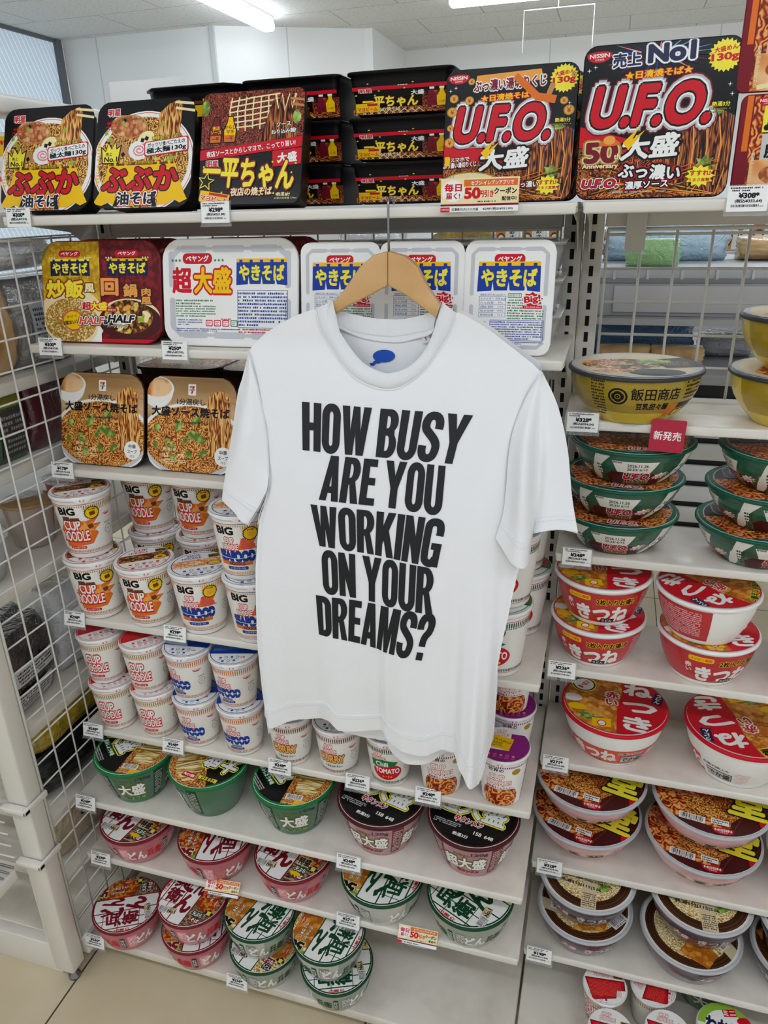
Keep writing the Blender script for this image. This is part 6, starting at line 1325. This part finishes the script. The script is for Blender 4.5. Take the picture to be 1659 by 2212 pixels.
# lettering
def arc(cx, cy, rx, ry, a0, a1, n=8): return [(cx + rx * cos(radians(a0 + (a1 - a0) * k / n)), cy + ry * sin(radians(a0 + (a1 - a0) * k / n))) for k in range(n + 1)]
def spine(pts, w, n=40): return ('S', [along(pts, k / n) for k in range(n + 1)], w)
def pill(x0, y0, x1, y1, r, ry=None):
    ry = ry or r; return arc(x1 - r, y0 + ry, r, ry, -90, 0) + arc(x1 - r, y1 - ry, r, ry, 0, 90) + arc(x0 + r, y1 - ry, r, ry, 90, 180) + arc(x0 + r, y0 + ry, r, ry, 180, 270)
GL = {
 'H': (45, [[[(0, 0), (0, 100), (16, 100), (16, 59), (29, 59), (29, 100), (45, 100), (45, 0), (29, 0), (29, 43), (16, 43), (16, 0)]]]),
 'O': (43, [[pill(0, -1.5, 43, 101.5, 21, 26), pill(15.5, 14, 27.5, 86, 5.9, 9)]]),
 'W': (66, [[[(0, 100), (15, 100), (20.5, 33), (26.5, 100), (39.5, 100), (45.5, 33), (51, 100), (66, 100), (54, 0), (38.5, 0), (33, 60), (27.5, 0), (12, 0)]]]),
 'B': (43, [[[(0, 0), (0, 100)] + arc(23, 76, 19, 24, 90, -50) + arc(24, 27, 19, 27, 50, -90), [(16, 61), (16, 86)] + arc(22, 73.5, 5, 12.5, 90, -90), [(16, 14), (16, 46)] + arc(22.5, 30, 5.5, 16, 90, -90)]]),
 'U': (44, [[[(0, 100)] + arc(22, 24, 22, 25.5, 180, 360, 14) + [(44, 100), (28.5, 100)] + arc(22, 22, 6.5, 8, 0, -180, 8) + [(15.5, 100)]]]),
 'Y': (52, [[[(0, 100), (17, 100), (26, 64), (35, 100), (52, 100), (34, 42), (34, 0), (18, 0), (18, 42)]]]),
 'A': (48, [[[(0, 0), (15.5, 0), (18, 18), (30, 18), (32.5, 0), (48, 0), (33.5, 100), (14.5, 100)], [(20, 33), (28, 33), (24, 70)]]]),
 'R': (45, [[[(0, 0), (0, 100)] + arc(23, 73, 20, 27, 90, -62) + [(45, 0), (28.5, 0), (21, 41), (16, 41), (16, 0)], [(16, 56), (16, 86)] + arc(21.5, 71, 5.5, 15, 90, -90)]]),
 'E': (36, [[[(0, 0), (0, 100), (35, 100), (35, 84), (16, 84), (16, 60), (33, 60), (33, 44), (16, 44), (16, 16), (36, 16), (36, 0)]]]),
 'I': (16, [[[(0, 0), (0, 100), (16, 100), (16, 0)]]]),
 'K': (48, [[[(0, 0), (0, 100), (16, 100), (16, 62), (30.5, 100), (47, 100), (31.5, 60), (49, 0), (32, 0), (21, 40), (16, 28), (16, 0)]]]),
 'N': (45, [[[(0, 0), (0, 100), (15, 100), (30, 48), (30, 100), (45, 100), (45, 0), (30, 0), (15, 52), (15, 0)]]]),
 'D': (43, [[[(0, 0), (0, 100)] + arc(21, 76, 22, 24, 90, 0) + arc(21, 24, 22, 24, 0, -90), [(16, 15), (16, 85)] + arc(20.5, 76, 6, 9, 90, 0) + arc(20.5, 24, 6, 9, 0, -90)]]),
 'M': (58, [[[(0, 0), (0, 100), (20.5, 100), (29, 42), (37.5, 100), (58, 100), (58, 0), (43.5, 0), (43.5, 66), (33.5, 0), (24.5, 0), (14.5, 66), (14.5, 0)]]]),
 'G': (46, [[pill(0, -1.5, 46, 101.5, 22.5, 26), pill(15.5, 14, 30, 86, 7, 10)]]),
 'S': (46, []), '?': (44, []), ' ': (16, [])}
S_SP = spine([(38, 67), (38, 78), (33.5, 89), (23, 93.5), (12.5, 89), (8.2, 77), (10, 66), (20, 56), (31, 46), (38, 35), (38, 22), (33.5, 11), (23, 6.5), (12, 11), (8, 22), (8, 32)], 16)
Q_SP = spine([(8, 66), (8, 77), (12.5, 89), (22, 93.5), (31.5, 89), (36, 77), (33.5, 63), (26, 53), (22.5, 43), (22, 30)], 16)
def glyph_layers(ch):
    from mathutils.geometry import tessellate_polygon
    out = []
    for loops in GL[ch][1]:
        if ch == 'G':
            # open the bowl on the right and add the spur
            o = stroke([along([(38, 66), (38, 78), (34, 89.5), (23, 93.5), (12, 89.5), (8, 78), (8, 22), (12, 10.5), (22, 6.5), (31, 9), (36, 18)], k / 44) for k in range(45)], 16, 'print_black')
            out += o + R(31, 0, 46, 50, 'print_black') + R(23, 36, 34, 50, 'print_black'); continue
        t = tessellate_polygon([[Vector((a, b, 0)) for a, b in L] for L in loops]); out.append(([p for L in loops for p in L], [tuple(f) for f in t], 'print_black'))
    if ch == 'S': out += stroke(S_SP[1], 16, 'print_black')
    if ch == '?': out += stroke(Q_SP[1], 16, 'print_black') + R(13.5, 0, 30, 17, 'print_black')
    return out
for row, quad in ROWS.items():
    adv = []; x = 0
    for ch in row: adv.append(x); x += GL[ch][0] + (5.5 if ch != ' ' else 1)
    tot = x - 5.5; word = []; lt = MB()
    def qmap(a, b, h):
        u, v = a / tot, b / 100; tl, tr, br, bl_ = quad
        X = (bl_[0] + (br[0] - bl_[0]) * u) * (1 - v) + (tl[0] + (tr[0] - tl[0]) * u) * v
        Z = (bl_[1] + (br[1] - bl_[1]) * u) * (1 - v) + (tl[1] + (tr[1] - tl[1]) * u) * v
        return (X, front(X, Z) - h, Z)
    for ch, a in zip(row, adv):
        for k_, (vs, fs, m) in enumerate(glyph_layers(ch)):
            for d_ in range(3): word.append(([(p + a + (d_ - 1) * 1.3, q) for p, q in vs], fs, (m, 3 * k_ + d_)))
    lay(lt, slice_y(slice_x(word, 6), 6), qmap, .0009, 0.)
    part('printed_lettering', lt, shirt, 'black printed words ' + row)
# hanger
hg = thing('coat_hanger', 'pale wooden coat hanger with steel hook holding the white t-shirt', 'hanger', (0, 0, 0))
mat('beech', '#cf9f62', .45, coat=.3); noise_col(MATS['beech'], '#c08e50', '#dbb078', 9, 6, .3, .7)
n_, l_, b_ = nodes(MATS['beech']); 
HL = [(0.6789, 1.3050), (0.6601, 1.3004), (0.6425, 1.2875), (0.63, 1.2717), (0.6112, 1.2486), (0.5985, 1.2403), (0.560, 1.220), (.530, 1.204), (.528, 1.193), (.560, 1.2045), (0.6011, 1.2250), (0.6254, 1.239), (0.653, 1.2512), (0.6780, 1.2639)]
HR = [(0.6791, 1.3050), (0.7026, 1.2988), (0.7164, 1.2872), (0.7303, 1.2613), (0.7458, 1.2403), (0.775, 1.2215), (.820, 1.198), (.826, 1.186), (.79, 1.198), (0.7416, 1.2241), (0.7023, 1.2518), (0.6782, 1.2639)]
for nm, L_ in (('left_arm', HL), ('right_arm', HR)):
    m = MB(); q = []
    for a, b in zip(L_, L_[1:]):
        q.append(a)
    q.append(L_[-1])
    m.prism(q, -.1405, -.1275, 'beech', bev=.0022); part('wooden_arm', m, hg)
hk = MB(); mat('steel', '#9a9da0', .25, metal=1.)
pts = [(.6790, -.134, 1.298), (.6795, -.134, 1.33), (.6795, -.135, 1.352)] + [(.6795, -.121 + .0145 * cos(radians(a)), 1.3575 + .0145 * sin(radians(a))) for a in range(180, -40, -20)]
pts = [(.6790, -.134, 1.298), (.6792, -.1345, 1.33)] + [(.6795, -.1215 + .013 * cos(radians(a)), 1.3585 + .009 * sin(radians(a))) for a in range(180, -1, -20)]
hk.tube(pts, .0016, 'steel', 8); part('metal_hook', hk, hg, 'steel hook over the shelf edge')
# ---------------------------------------------------------------- goods of the left gondola, seen from behind through the mesh
def bag(name, w, d, h, m, label, cat, loc, rz=0, patches=(), seed=1, e=.55, film=None, rough=.0):
    """a filled pouch: pillow shape with puckered ends; patches = ((x0, z0, x1, z1, material), ...) on the +x side"""
    rnd = random.Random(seed); b = MB(); rows = []; NR, NS = 18, 28; f = lambda s: math.copysign(abs(s) ** e, s)
    for i in range(NR + 1):
        v = i / NR; r = []; k = (sin(pi * min(1, max(0, .04 + .92 * v)))) ** .38
        for j in range(NS):
            a = 2 * pi * j / NS; q = 1 + .03 * sin(5 * a + 7 * v + seed) + .02 * sin(11 * v * 3 + 3 * a)
            r.append((d / 2 * f(cos(a)) * k * q, w / 2 * f(sin(a)) * (.93 + .07 * k) * q, h * v))
        rows.append(r)
    b.loft(rows, m, True, (True, True))
    def srf(y, z, hh):
        v = min(1, max(0, z / h)); k = (sin(pi * min(1, max(0, .04 + .92 * v)))) ** .38; s = min(.99, abs(2 * y / w)); a = math.asin(min(1, s ** (1 / e)))
        return (d / 2 * f(cos(a)) * k * 1.05 + hh, y, z)
    t = solo(name, b, label, cat, None, loc, (0, 0, radians(rz)))
    if patches:
        for grp in (patches if isinstance(patches[0], list) else [patches]):
            p = MB(); L = []
            for (y0, z0, y1, z1, mm) in grp: L += R(y0, z0, y1, z1, mm) if isinstance(mm, str) else mm
            lay(p, slice_y(slice_x(L, w / 10), h / 10), srf, .0012); part('printed_label', p, t)
    return t
def tfine(y0, z0, y1, z1, rows, m, s): return (0, 0, 0, 0, [([(a * .001, b * .001) for a, b in vs], fs, mm) for vs, fs, mm in fine(y0 * 1000, z0 * 1000, y1 * 1000, z1 * 1000, rows, m, s)])
mat('bread', '#b98a4e', .6); noise_col(MATS['bread'], '#a87a42', '#d8b27a', 18, 4); crinkle(MATS['bread'], 22, .006, .6)
mat('film_white', '#d4d6da', .2, coat=.7); crinkle(MATS['film_white'], 30); mat('film_smoke', '#8b8987', .25); crinkle(MATS['film_smoke'], 24); crinkle(mat('pouch_green', '#274a2c', .3), 30, .006); crinkle(mat('pouch_dark', '#20262a', .3), 30, .008); crinkle(mat('pouch_red', '#57202a', .3), 30, .006)
mat('bag_yellow', '#8f7416', .25, coat=.7); noise_col(MATS['bag_yellow'], '#6e5a14', '#b0921e', 14, 3); crinkle(MATS['bag_yellow'], 16, .02)
mat('seaweed', '#10131a', .4, coat=.5); n_, l_, b_ = nodes(MATS['seaweed']); tc_ = n_.new('ShaderNodeTexCoord'); wv_ = n_.new('ShaderNodeTexWave'); wv_.inputs['Scale'].default_value = 22; wv_.inputs['Distortion'].default_value = 4; wv_.bands_direction = 'Z'
l_.new(tc_.outputs['Object'], wv_.inputs['Vector']); bp_ = n_.new('ShaderNodeBump'); bp_.inputs['Distance'].default_value = .01; l_.new(wv_.outputs['Fac'], bp_.inputs['Height']); l_.new(bp_.outputs[0], b_.inputs['Normal'])
mat('bag_beige', '#a8997c', .3, coat=.6); noise_col(MATS['bag_beige'], '#9a8b6e', '#b9ab8f', 10, 3); crinkle(MATS['bag_beige'], 20, .01); mat('bag_black', '#2a2423', .2, coat=.7); crinkle(MATS['bag_black'], 26, .016)
mat('tub_clear', '#b8a79c', .15, coat=.6)
bag('bread_bag', .19, .11, .155, 'bread', 'brown loaf in a clear bag, top of the left gondola behind the mesh', 'bread', (.0, -.178, 1.1185), 2, seed=2, e=.4)
bag('bread_bag', .15, .10, .145, 'film_smoke', 'clear bag with a grey back label beside the brown loaf', 'bread', (-.002, -.003, 1.1185), 0, ((-.05, .02, .04, .11, 'silver'), tfine(-.045, .03, .035, .10, 9, 'dgrey', 3)), seed=4)
bag('plastic_bag', .34, .16, .045, 'film_white', 'crumpled clear plastic bag lying on the loaves', 'plastic bag', (-.02, -.10, 1.2755), 3, seed=7)
bag('pouch', .075, .05, .120, 'pouch_green', 'dark green pouch nearest the camera behind the mesh', 'pouch', (.02, -.222, .9855), 5, ((-.03, .10, .03, .118, 'olive'), (-.028, .01, .028, .085, 'dgrey'), tfine(-.025, .015, .025, .08, 7, 'grey', 1)), seed=3)
bag('pouch', .075, .05, .121, 'pouch_green', 'dark green pouch with olive top, middle one behind the mesh', 'pouch', (.02, -.138, .9855), 0, ((-.03, .09, .03, .118, 'olive'), (-.028, .01, .028, .085, 'dgrey'), tfine(-.025, .015, .025, .08, 7, 'grey', 2)), seed=5)
bag('pouch', .09, .05, .126, 'pouch_red', 'dark red pouch beside the green ones behind the mesh', 'pouch', (.02, -.05, .9855), 0, seed=8)
bag('pouch', .10, .05, .110, 'pouch_dark', 'black pouch farthest from the camera behind the mesh', 'pouch', (.02, .055, .9855), 0, seed=9)
def tub(x, y, z, r, h, m, rm, label):
    t = thing('food_tub', label, 'tub', (x, y, z + .0005), group=None); a = MB(); a.lathe([(r * .6, .003), (r * .72, 0), (r * .76, .003), (r * .97, h * .93)], m, 36, caps=(True, False)); part('tub_body', a, t)
    b = MB(); b.lathe([(r * .97, h * .92), (r * 1.03, h * .94), (r * 1.03, h * .985), (r * .98, h), (.001, h + .001)], rm, 36, caps=(False, True)); part('tub_lid', b, t)
tub(-.02, -.225, .80, .062, .075, 'silver', 'film_white', 'grey lettered bowl with dark band at the left frame edge')
tub(-.03, -.07, .80, .045, .085, 'tub_clear', 'bread', 'clear tub of brown food behind the mesh'); tub(-.02, .04, .80, .050, .095, 'coral', 'film_white', 'reddish tub behind the mesh beside the noodle cups'); tub(-.14, -.12, .80, .05, .09, 'bread', 'film_white', 'brown tub at the back behind the mesh')
bag('snack_bag', .15, .08, .150, 'bag_black', 'black wrapped pack with white back labels, nearest behind the mesh', 'snack bag', (-.005, -.205, .5455), 5, [[(-.06, .01, .04, .05, 'lgrey'), tfine(-.055, .014, .035, .046, 5, 'ink', 3)], [(-.05, .065, .05, .095, 'lgrey'), tfine(-.045, .068, .045, .092, 4, 'ink', 4)]], seed=11)
bag('snack_bag', .12, .08, .175, 'film_white', 'pale grey wrapped pack behind the mesh', 'snack bag', (-.01, -.055, .5455), -4, seed=12)
bag('snack_bag', .10, .06, .150, 'pouch_dark', 'dark pack with red band and yellow figures behind the mesh', 'snack bag', (.005, .065, .5455), 0, ((-.05, .05, .05, .09, 'red'), (-.05, .03, .05, .05, 'black'), (0, 0, 0, 0, [([(a * .001, b * .001) for a, b in vs], fs, mm) for vs, fs, mm in T('50g', -20, 39, 11, 'yellow', b=.02)])), seed=13)
bag('snack_bag', .14, .10, .09, 'bag_black', 'black pack lying on top of the pale grey one', 'snack bag', (-.16, -.10, .5455), 10, seed=14)
bag('seaweed_bag', .50, .13, .100, 'seaweed', 'bag of black dried strips on a low shelf behind the mesh', 'seaweed bag', (-.012, .0, .3455), 0, seed=15, e=.45)
bag('yellow_bag', .46, .13, .078, 'bag_yellow', 'glossy mustard yellow bag lying on the black strips', 'yellow bag', (-.012, -.02, .4462), 0, seed=16, e=.35)
bag('paper_bag', .34, .10, .115, 'bag_beige', 'beige bag with handwriting near the floor behind the mesh', 'bag', (-.002, -.08, .2005), 0, ((0, 0, 0, 0, [([(a * .001, b * .001) for a, b in vs], fs, mm) for vs, fs, mm in T('81パフート', -10, 78, 14, 'ink', 200, rot=-2) + T('こめ20', -60, 22, 11, 'ink', 70)]),), seed=17, e=.4)
# ---------------------------------------------------------------- the next aisle, seen through the right-hand mesh
mat('case_grey', '#b4b7ba', .4); mat('case_white', '#eceeee', .45); mat('glass_strip', '#9fb4b8', .1, coat=.6); crinkle(mat('blue_pack', '#c6e2f6', .25), 26); crinkle(mat('blue_dark', '#5a86b0', .3), 26)
def ashelf(x0, x1, y0, y1, z, th, m, label, front=None):
    t = MB(); t.box(x0, y0, z - th, x1, y1, z, m, .003); o = solo('display_shelf', t, label, 'shelf'); return o
ashelf(.2, 1.9, .50, .86, 1.236, .022, 'case_grey', 'grey tray shelf with bread bags seen through the mesh')
m = MB()
for k in range(14): m.box(.95 + k * .062, .497, 1.214, .955 + k * .062, .4995, 1.236, 'lgrey')
solo('shelf_divider_strip', m, 'row of pale dividers on the front of the bread shelf', 'dividers')
m = MB(); m.box(.2, .52, 1.142, 1.9, .526, 1.205, 'case_grey', .001); m.box(.955, .515, 1.150, 1.60, .5195, 1.200, 'lgrey'); m.box(.2, .49, 1.128, 1.9, .53, 1.1405, 'case_grey')
solo('price_rail', m, 'grey panel below the bread shelf seen through the mesh', 'panel')
ashelf(.2, 1.9, .46, .86, 1.04, .02, 'case_grey', 'second bread shelf behind the golden bowl')
m = MB()
for k in range(8): m.box(.2, .50, .62 + k * .047, 1.9, .512, .655 + k * .047, 'case_white', .004)
m.box(.2, .515, .60, 1.9, .52, 1.015, 'dgrey')
solo('louvred_panel', m, 'white louvred panel of the next aisle behind the golden and green bowls', 'panel')
def bag2(x, z, w, h, m, label, seed, y=.69): return bag('bread_bag', w, .12, h, m, label, 'bread', (x, y, z + .0005), -90, seed=seed, e=.6)
bag2(1.05, 1.236, .25, .084, 'blue_pack', 'large pale blue bread bag seen through the mesh', 21); bag2(.885, 1.236, .07, .06, 'film_white', 'clear bread bag at the left end of the mesh', 22); bag2(1.255, 1.236, .13, .045, 'bread', 'brown bun in a clear bag at the right end of the mesh', 23)
bag('bread_bag', .10, .05, .05, 'pouch_lime' if 'pouch_lime' in MATS else crinkle(mat('pouch_lime', '#9ccf8c', .25), 40), 'green and clear bread bag in front of the blue one', 'bread', (1.02, .527, 1.2365), -90, seed=24)
bag2(1.02, 1.04, .22, .088, 'blue_dark', 'dark blue bread bag on the lower shelf behind the mesh', 25); bag('bun_bag', .10, .07, .046, 'bread', 'round bun in front of the dark blue bag', 'bread', (.985, .51, 1.0405), -90, seed=26); bag('bun_bag', .10, .07, .046, 'bread', 'second round bun in front of the dark blue bag', 'bread', (1.085, .51, 1.0405), -90, seed=27)
bag2(1.195, 1.04, .11, .05, 'film_white', 'white crumpled bread bag on the lower shelf', 28)
bag2(.62, 1.236, .14, .08, 'bag_yellow', 'yellow bread bag behind the white trays', 29); bag2(.40, 1.236, .16, .07, 'film_white', 'clear bread bag behind the widest white tray', 30)
# chilled case farther back
m = MB(); m.box(-.4, 1.75, .3, 2.6, 1.8, 1.42, 'case_white'); solo('chilled_case', m, 'white back of the chilled case across the next aisle', 'chilled case')
ashelf(.2, 2.4, 1.38, 1.74, 1.212, .03, 'case_grey', 'chilled case shelf with soup cups'); ashelf(.2, 2.4, 1.38, 1.74, .80, .03, 'case_grey', 'lower shelf of the chilled case')
SC_ = []
def soup(): 
    a = MB(); a.box(-.036, 0, 0, .036, .07, .085, 'white', .006); lay(a, R(-34, 4, -4, 80, 'tan') + Cc(-18, 34, 15, 'brown', 24) + Cc(-18, 34, 11, 'cream', 18) + R(-2, 8, 32, 76, 'offw') + T('あさり', 16, 44, 50, 'ink', 14, vert=True, b=.03), lambda x, y, h: (x * .001, -h, y * .001), .0004)
    return a.build('soup_pack')
SP_ = soup()
for k in range(14): link('soup_pack', SP_, None, (.62 + k * .082, 1.40, 1.2125), (0, 0, 0), label='white soup pack with a brown bowl picture in the chilled case row', category='soup pack', group='soup packs in the chilled case')
for k, c in enumerate(('yellow', 'green', 'red', 'white', 'orange', 'yellow', 'green', 'red')):
    a = MB(); a.box(-.05, 0, 0, .05, .06, .17 - .02 * (k % 3), c, .008); solo('drink_pack', a, f'{c} pack on the lower shelf of the chilled case beyond the mesh', 'drink pack', 'packs on the lower chilled shelf', (.86 + k * .13, 1.42, .8005))
